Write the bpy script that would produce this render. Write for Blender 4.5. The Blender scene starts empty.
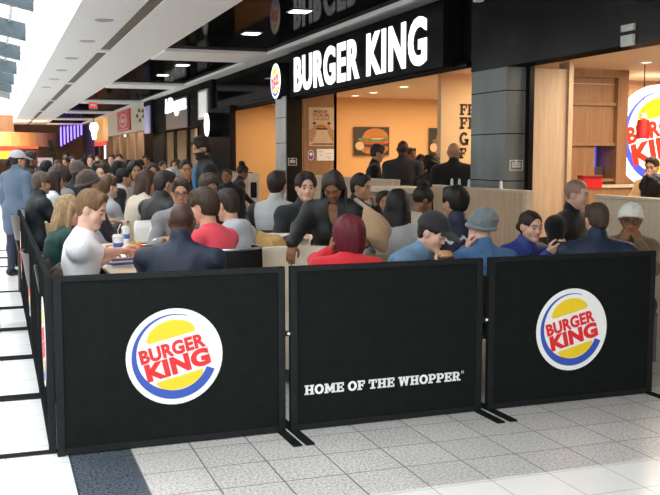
SKY = 5.0; WARM = 1.4; EXPO = 0.0
import bpy, bmesh, math, random
import numpy as np
from mathutils import Vector, Matrix
random.seed(7); RNG = np.random.default_rng(7)
PI = math.pi
SC = bpy.context.scene
COL = SC.collection
CAMH = 1.6
F = 940.0
TH = math.atan(335 / 944.0)
PT = math.atan(91 / 940.0)

# ------------------------------------------------------------------ camera
cam_d = bpy.data.cameras.new('camera')
cam = bpy.data.objects.new('camera', cam_d)
COL.objects.link(cam)
cam_d.sensor_width = 36.0
cam_d.lens = 36.0 * F / 660.0
cam_d.clip_end = 300
cam.location = (0, 0, CAMH)
cam.rotation_euler = (PI / 2 - PT, 0, -TH)
SC.camera = cam

# where a sight line of known length meets the place (used once, to survey positions)
_ct, _st, _cp, _sp = math.cos(TH), math.sin(TH), math.cos(PT), math.sin(PT)
_fw = np.array([_st * _cp, _ct * _cp, -_sp]); _rt = np.array([_ct, -_st, 0]); _up = np.array([_st * _sp, _ct * _sp, _cp])
def survey(px, py, depth):
    d = _fw + (px - 330) / F * _rt - (py - 247.5) / F * _up
    return np.array([0, 0, CAMH]) + d * depth

# ------------------------------------------------------------------ materials
MATS = {}
def mat(name, col, rough=.6, metal=0., var=.06, scale=8., bump=0., emit=0., ecol=None, spec=.5, coat=0., stretch=None, trans=0.):
    if name in MATS: return MATS[name]
    m = bpy.data.materials.new(name); m.use_nodes = True
    nt = m.node_tree; b = nt.nodes['Principled BSDF']
    b.inputs['Roughness'].default_value = rough; b.inputs['Metallic'].default_value = metal
    b.inputs['Specular IOR Level'].default_value = spec
    if coat: b.inputs['Coat Weight'].default_value = coat
    if trans: b.inputs['Transmission Weight'].default_value = trans
    tc = nt.nodes.new('ShaderNodeTexCoord'); mp = nt.nodes.new('ShaderNodeMapping')
    if stretch: mp.inputs['Scale'].default_value = stretch
    nz = nt.nodes.new('ShaderNodeTexNoise'); nz.inputs['Scale'].default_value = scale; nz.inputs['Detail'].default_value = 4
    nt.links.new(tc.outputs['Object'], mp.inputs[0]); nt.links.new(mp.outputs[0], nz.inputs['Vector'])
    rp = nt.nodes.new('ShaderNodeMapRange'); rp.inputs[3].default_value = 1 - var * 2.2; rp.inputs[4].default_value = 1 + var * 2.2
    rp.inputs[1].default_value = .2; rp.inputs[2].default_value = .8
    mx = nt.nodes.new('ShaderNodeVectorMath'); mx.operation = 'SCALE'
    mx.inputs[0].default_value = col[:3]
    nt.links.new(nz.outputs['Fac'], rp.inputs[0]); nt.links.new(rp.outputs[0], mx.inputs['Scale'])
    nt.links.new(mx.outputs[0], b.inputs['Base Color'])
    if bump:
        bp = nt.nodes.new('ShaderNodeBump'); bp.inputs['Strength'].default_value = bump; bp.inputs['Distance'].default_value = .01
        nt.links.new(nz.outputs['Fac'], bp.inputs['Height']); nt.links.new(bp.outputs[0], b.inputs['Normal'])
    if emit:
        b.inputs['Emission Color'].default_value = (*(ecol or col)[:3], 1); b.inputs['Emission Strength'].default_value = emit
    MATS[name] = m
    return m

def attr_mat(name, rough, bump=0., scale=200., stretch=(1, 1, 1), var=.08, sss=0., sheen=0.):
    """the colour of skin, cloth or hair is stored on the surface; noise gives it grain"""
    m = bpy.data.materials.new(name); m.use_nodes = True
    nt = m.node_tree; b = nt.nodes['Principled BSDF']
    b.inputs['Roughness'].default_value = rough
    b.inputs['Specular IOR Level'].default_value = .35
    if sheen: b.inputs['Sheen Weight'].default_value = sheen
    at = nt.nodes.new('ShaderNodeAttribute'); at.attribute_name = 'Col'
    tc = nt.nodes.new('ShaderNodeTexCoord'); mp = nt.nodes.new('ShaderNodeMapping'); mp.inputs['Scale'].default_value = stretch
    nz = nt.nodes.new('ShaderNodeTexNoise'); nz.inputs['Scale'].default_value = scale; nz.inputs['Detail'].default_value = 3
    nt.links.new(tc.outputs['Object'], mp.inputs[0]); nt.links.new(mp.outputs[0], nz.inputs['Vector'])
    rp = nt.nodes.new('ShaderNodeMapRange'); rp.inputs[1].default_value = .25; rp.inputs[2].default_value = .75
    rp.inputs[3].default_value = 1 - var; rp.inputs[4].default_value = 1 + var
    mx = nt.nodes.new('ShaderNodeVectorMath'); mx.operation = 'SCALE'
    nt.links.new(at.outputs['Color'], mx.inputs[0]); nt.links.new(nz.outputs['Fac'], rp.inputs[0]); nt.links.new(rp.outputs[0], mx.inputs['Scale'])
    nt.links.new(mx.outputs[0], b.inputs['Base Color'])
    if bump:
        bp = nt.nodes.new('ShaderNodeBump'); bp.inputs['Strength'].default_value = bump; bp.inputs['Distance'].default_value = .004
        nt.links.new(nz.outputs['Fac'], bp.inputs['Height']); nt.links.new(bp.outputs[0], b.inputs['Normal'])
    MATS[name] = m
    return m
SKIN = attr_mat('skin', .5, .15, 300, var=.05)
CLOTH = attr_mat('cloth', .85, .5, 90, var=.12, sheen=.1)
SHELL = attr_mat('shell_fabric', .6, .35, 60, var=.1)
KNIT = attr_mat('knit', .95, .9, 170, var=.2, stretch=(1, 1, .6), sheen=.2)
HAIR = attr_mat('hair', .6, .8, 120, stretch=(1, 1, .12), var=.35)

def dark_gloss(name, col, fac, rough, scale=3.):
    """dark lacquer or glass panel: a matt dark body under a weak, even sheen"""
    m = bpy.data.materials.new(name); m.use_nodes = True; nt = m.node_tree; nt.nodes.remove(nt.nodes['Principled BSDF'])
    N = nt.nodes.new; L = nt.links.new
    d = N('ShaderNodeBsdfDiffuse'); g = N('ShaderNodeBsdfGlossy'); x = N('ShaderNodeMixShader'); g.inputs['Roughness'].default_value = rough
    tc = N('ShaderNodeTexCoord'); n = N('ShaderNodeTexNoise'); n.inputs['Scale'].default_value = scale; L(tc.outputs['Object'], n.inputs['Vector'])
    r = N('ShaderNodeMapRange'); r.inputs[3].default_value = fac * .6; r.inputs[4].default_value = fac * 1.4; L(n.outputs['Fac'], r.inputs[0]); L(r.outputs[0], x.inputs[0])
    v = N('ShaderNodeVectorMath'); v.operation = 'SCALE'; v.inputs[0].default_value = col; q = N('ShaderNodeMapRange'); q.inputs[3].default_value = .8; q.inputs[4].default_value = 1.2
    L(n.outputs['Fac'], q.inputs[0]); L(q.outputs[0], v.inputs['Scale']); L(v.outputs[0], d.inputs['Color'])
    L(d.outputs[0], x.inputs[1]); L(g.outputs[0], x.inputs[2]); L(x.outputs[0], nt.nodes['Material Output'].inputs[0])
    MATS[name] = m
    return m

def tile_mat(name, col, grout, var=.05, speck=0., rough=.35, pitch=.325, ox=.0, oy=.0, gw=.005, tint=None):
    m = bpy.data.materials.new(name); m.use_nodes = True; nt = m.node_tree; b = nt.nodes['Principled BSDF']
    b.inputs['Roughness'].default_value = rough
    N = nt.nodes.new; L = nt.links.new
    geo = N('ShaderNodeNewGeometry'); sep = N('ShaderNodeSeparateXYZ'); L(geo.outputs['Position'], sep.inputs[0])
    def math_(op, a, bb=None):
        n = N('ShaderNodeMath'); n.operation = op
        for i, v in enumerate((a, bb)):
            if v is None: continue
            if isinstance(v, (int, float)): n.inputs[i].default_value = v
            else: L(v, n.inputs[i])
        return n.outputs[0]
    fx = math_('FRACT', math_('DIVIDE', math_('SUBTRACT', sep.outputs['X'], ox - 50 * pitch), pitch))
    fy = math_('FRACT', math_('DIVIDE', math_('SUBTRACT', sep.outputs['Y'], oy - 50 * .333), .333))
    w = gw / pitch
    gx = math_('LESS_THAN', fx, w); gy = math_('LESS_THAN', fy, w)
    g = math_('MAXIMUM', gx, gy)
    cell = N('ShaderNodeCombineXYZ')
    L(math_('FLOOR', math_('DIVIDE', math_('SUBTRACT', sep.outputs['X'], ox - 50 * pitch), pitch)), cell.inputs[0])
    L(math_('FLOOR', math_('DIVIDE', math_('SUBTRACT', sep.outputs['Y'], oy - 50 * .333), .333)), cell.inputs[1])
    wn = N('ShaderNodeTexWhiteNoise'); L(cell.outputs[0], wn.inputs['Vector'])
    sh = math_('ADD', math_('MULTIPLY', math_('SUBTRACT', wn.outputs['Value'], .5), var), 1.0)
    vec = N('ShaderNodeVectorMath'); vec.operation = 'SCALE'; vec.inputs[0].default_value = col
    fac = sh
    if speck:
        n1 = N('ShaderNodeTexNoise'); n1.inputs['Scale'].default_value = 70; n1.inputs['Detail'].default_value = 3; L(geo.outputs['Position'], n1.inputs['Vector'])
        r1 = N('ShaderNodeMapRange'); r1.inputs[1].default_value = .36; r1.inputs[2].default_value = .6; r1.inputs[3].default_value = 1 - speck; r1.inputs[4].default_value = 1 + speck * .45
        L(n1.outputs['Fac'], r1.inputs[0])
        n2 = N('ShaderNodeTexNoise'); n2.inputs['Scale'].default_value = 1.6; n2.inputs['Detail'].default_value = 3; L(geo.outputs['Position'], n2.inputs['Vector'])
        r2 = N('ShaderNodeMapRange'); r2.inputs[3].default_value = .85; r2.inputs[4].default_value = 1.12; L(n2.outputs['Fac'], r2.inputs[0])
        fac = math_('MULTIPLY', math_('MULTIPLY', sh, r1.outputs[0]), r2.outputs[0])
    L(fac, vec.inputs['Scale'])
    mix = N('ShaderNodeMix'); mix.data_type = 'RGBA'; L(g, mix.inputs[0]); L(vec.outputs[0], mix.inputs[6]); mix.inputs[7].default_value = (*grout, 1)
    L(mix.outputs[2], b.inputs['Base Color'])
    MATS[name] = m
    return m

def wood_mat(name, c1, c2, rough=.5, sx=9., plank=0., axis='X'):
    m = bpy.data.materials.new(name); m.use_nodes = True; nt = m.node_tree; b = nt.nodes['Principled BSDF']
    b.inputs['Roughness'].default_value = rough
    N = nt.nodes.new; L = nt.links.new
    tc = N('ShaderNodeTexCoord'); mp = N('ShaderNodeMapping'); mp.inputs['Scale'].default_value = (sx, sx, .7)
    n = N('ShaderNodeTexNoise'); n.inputs['Scale'].default_value = 2.2; n.inputs['Detail'].default_value = 6; n.inputs['Distortion'].default_value = .6
    L(tc.outputs['Object'], mp.inputs[0]); L(mp.outputs[0], n.inputs['Vector'])
    cr = N('ShaderNodeValToRGB'); cr.color_ramp.elements[0].position = .3; cr.color_ramp.elements[1].position = .7
    cr.color_ramp.elements[0].color = (*c1, 1); cr.color_ramp.elements[1].color = (*c2, 1)
    L(n.outputs['Fac'], cr.inputs[0]); L(cr.outputs[0], b.inputs['Base Color'])
    MATS[name] = m
    return m

# ------------------------------------------------------------------ mesh helpers
class MB:
    def __init__(s): s.v = []; s.f = []; s.m = []; s.mi = 0
    def add(s, vs, fs):
        o = len(s.v); s.v += [tuple(map(float, p)) for p in vs]; s.f += [tuple(i + o for i in f) for f in fs]; s.m += [s.mi] * len(fs); return s
    def box(s, x0, x1, y0, y1, z0, z1, rz=0., piv=None, bev=0.):
        if bev:
            bm = bmesh.new(); bmesh.ops.create_cube(bm, size=1)
            for v in bm.verts: v.co = Vector(((x0 + x1) / 2 + v.co.x * (x1 - x0), (y0 + y1) / 2 + v.co.y * (y1 - y0), (z0 + z1) / 2 + v.co.z * (z1 - z0)))
            bmesh.ops.bevel(bm, geom=bm.edges[:], offset=bev, segments=2, affect='EDGES', profile=.6)
            bm.verts.index_update(); vs = [tuple(v.co) for v in bm.verts]; fs = [[v.index for v in f.verts] for f in bm.faces]; bm.free()
        else:
            vs = [(x, y, z) for x in (x0, x1) for y in (y0, y1) for z in (z0, z1)]
            fs = [(0, 1, 3, 2), (4, 6, 7, 5), (0, 4, 5, 1), (2, 3, 7, 6), (0, 2, 6, 4), (1, 5, 7, 3)]
        if rz:
            cx, cy = piv or ((x0 + x1) / 2, (y0 + y1) / 2); c, n = math.cos(rz), math.sin(rz)
            vs = [(cx + (x - cx) * c - (y - cy) * n, cy + (x - cx) * n + (y - cy) * c, z) for x, y, z in vs]
        return s.add(vs, fs)
    def tube(s, pts, r, n=10, cap=True):
        pts = [Vector(p) for p in pts]; rs = r if isinstance(r, (list, tuple)) else [r] * len(pts)
        vs = []; fs = []
        t0 = (pts[1] - pts[0]).normalized(); a = Vector((0, 0, 1)) if abs(t0.z) < .9 else Vector((1, 0, 0)); u = t0.cross(a).normalized()
        for i, p in enumerate(pts):
            t = (pts[min(i + 1, len(pts) - 1)] - pts[max(i - 1, 0)]).normalized()
            u = (u - t * u.dot(t)).normalized(); w = t.cross(u)
            vs += [p + rs[i] * (math.cos(2 * PI * k / n) * u + math.sin(2 * PI * k / n) * w) for k in range(n)]
        for i in range(len(pts) - 1):
            for k in range(n): fs.append((i * n + k, i * n + (k + 1) % n, (i + 1) * n + (k + 1) % n, (i + 1) * n + k))
        if cap: fs.append(tuple(range(n - 1, -1, -1))); fs.append(tuple(range((len(pts) - 1) * n, len(pts) * n)))
        return s.add(vs, fs)
    def lathe(s, prof, c=(0, 0, 0), n=24, axis='Z', a0=0., a1=2 * PI):
        full = abs(a1 - a0 - 2 * PI) < 1e-6; m = n if full else n + 1
        vs = []; fs = []
        for k in range(m):
            a = a0 + (a1 - a0) * k / n
            for r, z in prof:
                p = (r * math.cos(a), r * math.sin(a), z)
                if axis == 'X': p = (p[2], p[0], p[1])
                if axis == 'Y': p = (p[0], p[2], p[1])
                vs.append((p[0] + c[0], p[1] + c[1], p[2] + c[2]))
        q = len(prof)
        for k in range(n):
            k2 = (k + 1) % m
            for i in range(q - 1): fs.append((k * q + i, k2 * q + i, k2 * q + i + 1, k * q + i + 1))
        return s.add(vs, fs)
    def poly(s, pts, M, d=.002):
        """outline in 2D (x, y), placed by matrix M, thickness d along its z"""
        n = len(pts); vs = [M @ Vector((x, y, d)) for x, y in pts] + [M @ Vector((x, y, 0)) for x, y in pts]
        fs = [tuple(range(n)), tuple(range(2 * n - 1, n - 1, -1))] + [(i, i + n, (i + 1) % n + n, (i + 1) % n) for i in range(n)]
        return s.add(vs, fs)
    def build(s, name, m, parent=None, smooth=False, loc=None):
        me = bpy.data.meshes.new(name); me.from_pydata(s.v, [], s.f)
        ms = m if isinstance(m, (list, tuple)) else [m]
        for x in ms: me.materials.append(x)
        if len(ms) > 1: me.polygons.foreach_set('material_index', s.m)
        bm = bmesh.new(); bm.from_mesh(me); bmesh.ops.recalc_face_normals(bm, faces=bm.faces[:]); bm.to_mesh(me); bm.free()
        if smooth:
            me.polygons.foreach_set('use_smooth', [True] * len(me.polygons))
            try: me.set_sharp_from_angle(angle=math.radians(40))
            except Exception: pass
        me.update()
        o = bpy.data.objects.new(name, me); COL.objects.link(o)
        if parent is not None: o.parent = parent
        if loc is not None: o.location = loc
        return o

def tag(o, label, cat, group=None, kind=None):
    if label: o['label'] = label
    if cat: o['category'] = cat
    if group: o['group'] = group
    if kind: o['kind'] = kind
    return o
def thing(name, label, cat, loc=(0, 0, 0), rz=0., group=None):
    o = bpy.data.objects.new(name, None); COL.objects.link(o); o.empty_display_size = .1
    o.location = tuple(map(float, loc)); o.rotation_euler = (0, 0, rz)
    return tag(o, label, cat, group)
def struct(name, mb, m, label=None):
    o = mb.build(name, m); o['kind'] = 'structure'
    if label: o['label'] = label
    return o
def copy_tree(o, parent=None):
    c = o.copy(); COL.objects.link(c)
    if parent is not None: c.parent = parent
    for ch in [x for x in bpy.data.objects if x.parent == o]: copy_tree(ch, c)
    return c
def frame(o, x, y, z=None):
    """matrix whose columns are the x and y directions of a sign and its outward normal"""
    x = Vector(x).normalized(); y = Vector(y).normalized(); z = x.cross(y)
    return Matrix(((x.x, y.x, z.x, o[0]), (x.y, y.y, z.y, o[1]), (x.z, y.z, z.z, o[2]), (0, 0, 0, 1)))

# lettering: the built-in font turned to mesh, scaled into a given width and height
def text_geo(s, w, h, d, bold=.0, spacing=1.0, shear=0.):
    cu = bpy.data.curves.new('t', 'FONT'); cu.body = s; cu.size = 1; cu.extrude = .05; cu.offset = bold; cu.space_character = spacing; cu.shear = shear
    cu.resolution_u = 4
    ob = bpy.data.objects.new('t', cu); COL.objects.link(ob)
    dg = bpy.context.evaluated_depsgraph_get(); me = bpy.data.meshes.new_from_object(ob.evaluated_get(dg))
    vs = np.array([v.co[:] for v in me.vertices]); fs = [tuple(p.vertices) for p in me.polygons]
    bpy.data.objects.remove(ob); bpy.data.curves.remove(cu); bpy.data.meshes.remove(me)
    lo, hi = vs.min(0), vs.max(0)
    vs = (vs - lo) / (hi - lo) * np.array([w, h, d])
    return vs, fs
def put_text(mb, s, M, w, h, d, bold=.02, spacing=1., shear=0.):
    vs, fs = text_geo(s, w, h, d, bold, spacing, shear)
    mb.add([M @ Vector(v) for v in vs], fs)
def islands(vs, fs):
    par = list(range(len(vs)))
    def fd(i):
        while par[i] != i: par[i] = par[par[i]]; i = par[i]
        return i
    # weld by position so that front, back and side faces of a letter join
    key = {}
    for i, v in enumerate(vs):
        k = tuple(np.round(v, 5))
        if k in key: par[fd(i)] = fd(key[k])
        else: key[k] = i
    for f in fs:
        for a in f[1:]: par[fd(a)] = fd(f[0])
    gr = {}
    for f in fs: gr.setdefault(fd(f[0]), []).append(f)
    out = []
    for g in gr.values():
        ids = sorted({i for f in g for i in f}); mp = {i: k for k, i in enumerate(ids)}
        out.append(([vs[i] for i in ids], [tuple(mp[i] for i in f) for f in g]))
    out.sort(key=lambda t: min(p[0] for p in t[0]))
    return out
# ------------------------------------------------------------------ bodies: signed distance fields -> one continuous surface
BIG = .09
class Field:
    def __init__(s, lo, hi, h):
        s.lo = np.array(lo, float); s.h = h
        s.n = np.maximum(np.ceil((np.array(hi) - s.lo) / h).astype(int) + 1, 4)
        s.a = np.full(s.n, BIG, np.float32)
    def _blk(s, lo, hi, pad):
        i0 = np.maximum(np.floor((np.array(lo) - pad - s.lo) / s.h).astype(int), 0)
        i1 = np.minimum(np.ceil((np.array(hi) + pad - s.lo) / s.h).astype(int) + 1, s.n)
        if np.any(i1 <= i0): return None, None
        ax = [(s.lo[k] + s.h * np.arange(i0[k], i1[k])).astype(np.float32) for k in range(3)]
        return tuple(slice(i0[k], i1[k]) for k in range(3)), (ax[0][:, None, None], ax[1][None, :, None], ax[2][None, None, :])
    def put(s, lo, hi, fn, k=.02, op='u'):
        sl, P = s._blk(lo, hi, k + 3 * s.h)
        if sl is None: return
        d = fn(*P); a = s.a[sl]
        if op == 'u':
            hh = np.maximum(k - np.abs(a - d), 0) / k
            s.a[sl] = np.minimum(a, d) - hh * hh * k * .25
        else:
            d = -d; hh = np.maximum(k - np.abs(a - d), 0) / k
            s.a[sl] = np.maximum(a, d) + hh * hh * k * .25
    def cone(s, a, b, r1, r2, k=.02, op='u'):
        a = np.array(a, float); b = np.array(b, float); ba = b - a; L2 = max(float(ba @ ba), 1e-9)
        def fn(x, y, z):
            t = np.clip(((x - a[0]) * ba[0] + (y - a[1]) * ba[1] + (z - a[2]) * ba[2]) / L2, 0, 1)
            return np.sqrt((x - a[0] - t * ba[0]) ** 2 + (y - a[1] - t * ba[1]) ** 2 + (z - a[2] - t * ba[2]) ** 2) - (r1 + (r2 - r1) * t)
        R = max(r1, r2)
        s.put(np.minimum(a, b) - R, np.maximum(a, b) + R, fn, k, op)
    def ell(s, c, r, R=None, k=.02, op='u'):
        c = np.array(c, float); r = np.array(r, float); R = np.eye(3) if R is None else R
        def fn(x, y, z):
            q = [(R[0, i] * (x - c[0]) + R[1, i] * (y - c[1]) + R[2, i] * (z - c[2])) for i in range(3)]
            k0 = np.sqrt(sum((q[i] / r[i]) ** 2 for i in range(3))); k1 = np.sqrt(sum((q[i] / r[i] ** 2) ** 2 for i in range(3)))
            return k0 * (k0 - 1) / np.maximum(k1, 1e-6)
        e = np.abs(R) @ r
        s.put(c - e, c + e, fn, k, op)
    def cut(s, p, n, k=.006):
        """keep the side behind the plane through p with normal n"""
        p = np.array(p, float); n = np.array(n, float); n = n / np.linalg.norm(n)
        x, y, z = [(s.lo[i] + s.h * np.arange(s.n[i])).astype(np.float32) for i in range(3)]
        d = n[0] * (x - p[0])[:, None, None] + n[1] * (y - p[1])[None, :, None] + n[2] * (z - p[2])[None, None, :]
        hh = np.maximum(k - np.abs(s.a - d), 0) / k
        s.a = np.maximum(s.a, d) + hh * hh * k * .25
    def noise(s, amp, freq, seed=0, stretch=(1, 1, 1), fold=False):
        g = np.random.default_rng(seed); x, y, z = [(s.lo[i] + s.h * np.arange(s.n[i])).astype(np.float32) * stretch[i] for i in range(3)]
        x = x[:, None, None]; y = y[None, :, None]; z = z[None, None, :]
        t = 0
        for _ in range(3):
            w = g.normal(size=3); w = w / np.linalg.norm(w) * freq * g.uniform(.7, 1.5); ph = g.uniform(0, 6.3)
            v = g.normal(size=3) * freq * .35
            q = np.sin(w[0] * x + w[1] * y + w[2] * z + ph + 1.3 * np.sin(v[0] * x + v[1] * y + v[2] * z))
            t = t + ((1 - 2 * np.abs(q)) if fold else q)
        s.a -= (amp / 1.8 * t).astype(np.float32)
    def mesh(s):
        a = s.a; a[0] = a[-1] = BIG; a[:, 0] = a[:, -1] = BIG; a[:, :, 0] = a[:, :, -1] = BIG
        s_ = a < 0
        cs = [(i, j, k) for i in (0, 1) for j in (0, 1) for k in (0, 1)]
        nx, ny, nz = a.shape
        cnt = np.zeros((nx - 1, ny - 1, nz - 1), np.int8)
        for i, j, k in cs: cnt += s_[i:nx - 1 + i, j:ny - 1 + j, k:nz - 1 + k]
        I, J, K = np.nonzero((cnt > 0) & (cnt < 8)); n = len(I)
        if n == 0: return None
        idx = np.full(cnt.shape, -1, np.int32); idx[I, J, K] = np.arange(n)
        V = np.stack([a[I + i, J + j, K + k] for i, j, k in cs], 1); C = np.array(cs, float)
        pos = np.zeros((n, 3)); w = np.zeros(n)
        for p in range(8):
            for q in range(p + 1, 8):
                if np.abs(C[p] - C[q]).sum() != 1: continue
                va, vb = V[:, p], V[:, q]; m = (va < 0) != (vb < 0)
                t = np.where(m, va / np.where(m, va - vb, 1), 0)
                pos += m[:, None] * (C[p] + t[:, None] * (C[q] - C[p])); w += m
        pos = (pos / w[:, None] + np.stack([I, J, K], 1)) * s.h + s.lo
        F_ = []
        for ax in range(3):
            b1, b2 = [(1, 2), (2, 0), (0, 1)][ax]
            lo = [slice(None)] * 3; hi = [slice(None)] * 3; lo[ax] = slice(0, -1); hi[ax] = slice(1, None)
            A = s_[tuple(lo)]; B = s_[tuple(hi)]
            E = np.array(np.nonzero(A != B)).T
            ok = (E[:, b1] > 0) & (E[:, b2] > 0) & (E[:, b1] < a.shape[b1] - 1) & (E[:, b2] < a.shape[b2] - 1)
            E = E[ok]; ins = A[E[:, 0], E[:, 1], E[:, 2]]
            def g(d1, d2):
                q = E.copy(); q[:, b1] -= d1; q[:, b2] -= d2; return idx[q[:, 0], q[:, 1], q[:, 2]]
            f = np.stack([g(1, 1), g(0, 1), g(0, 0), g(1, 0)], 1)
            f[~ins] = f[~ins][:, ::-1]
            F_.append(f)
        f = np.concatenate(F_); f = f[(f >= 0).all(1)]
        return pos, f

def surf(name, field, m, parent, colfn):
    r = field.mesh()
    if r is None: return None
    v, f = r
    me = bpy.data.meshes.new(name)
    me.vertices.add(len(v)); me.vertices.foreach_set('co', v.astype(np.float32).ravel())
    me.loops.add(f.size); me.loops.foreach_set('vertex_index', f.astype(np.int32).ravel())
    me.polygons.add(len(f)); me.polygons.foreach_set('loop_start', np.arange(0, f.size, 4, dtype=np.int32))
    me.polygons.foreach_set('use_smooth', np.ones(len(f), bool))
    me.update(calc_edges=True); me.validate()
    c = colfn(v) if callable(colfn) else np.tile(np.array(colfn, float), (len(v), 1))
    at = me.color_attributes.new('Col', 'FLOAT_COLOR', 'POINT')
    at.data.foreach_set('color', np.concatenate([c, np.ones((len(c), 1))], 1).astype(np.float32).ravel())
    me.materials.append(m)
    o = bpy.data.objects.new(name, me); COL.objects.link(o)
    if parent is not None: o.parent = parent
    return o

def unit(v): v = np.array(v, float); return v / max(np.linalg.norm(v), 1e-9)
def rx(a): c, s = math.cos(a), math.sin(a); return np.array([[1, 0, 0], [0, c, -s], [0, s, c]])
def ry(a): c, s = math.cos(a), math.sin(a); return np.array([[c, 0, s], [0, 1, 0], [-s, 0, c]])
def rz_(a): c, s = math.cos(a), math.sin(a); return np.array([[c, -s, 0], [s, c, 0], [0, 0, 1]])
R_ = math.radians
def ik(S, T, l1, l2, pole):
    S = np.array(S, float); T = np.array(T, float); d = T - S; L = np.linalg.norm(d)
    if L > (l1 + l2) * .995: T = S + d / L * (l1 + l2) * .995; L = (l1 + l2) * .995
    L = max(L, abs(l1 - l2) + .02); u = unit(T - S)
    p = np.array(pole, float); p = unit(p - u * (p @ u))
    x = (l1 * l1 - l2 * l2 + L * L) / (2 * L); y = math.sqrt(max(l1 * l1 - x * x, 0))
    return S + u * x + p * y, T

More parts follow.
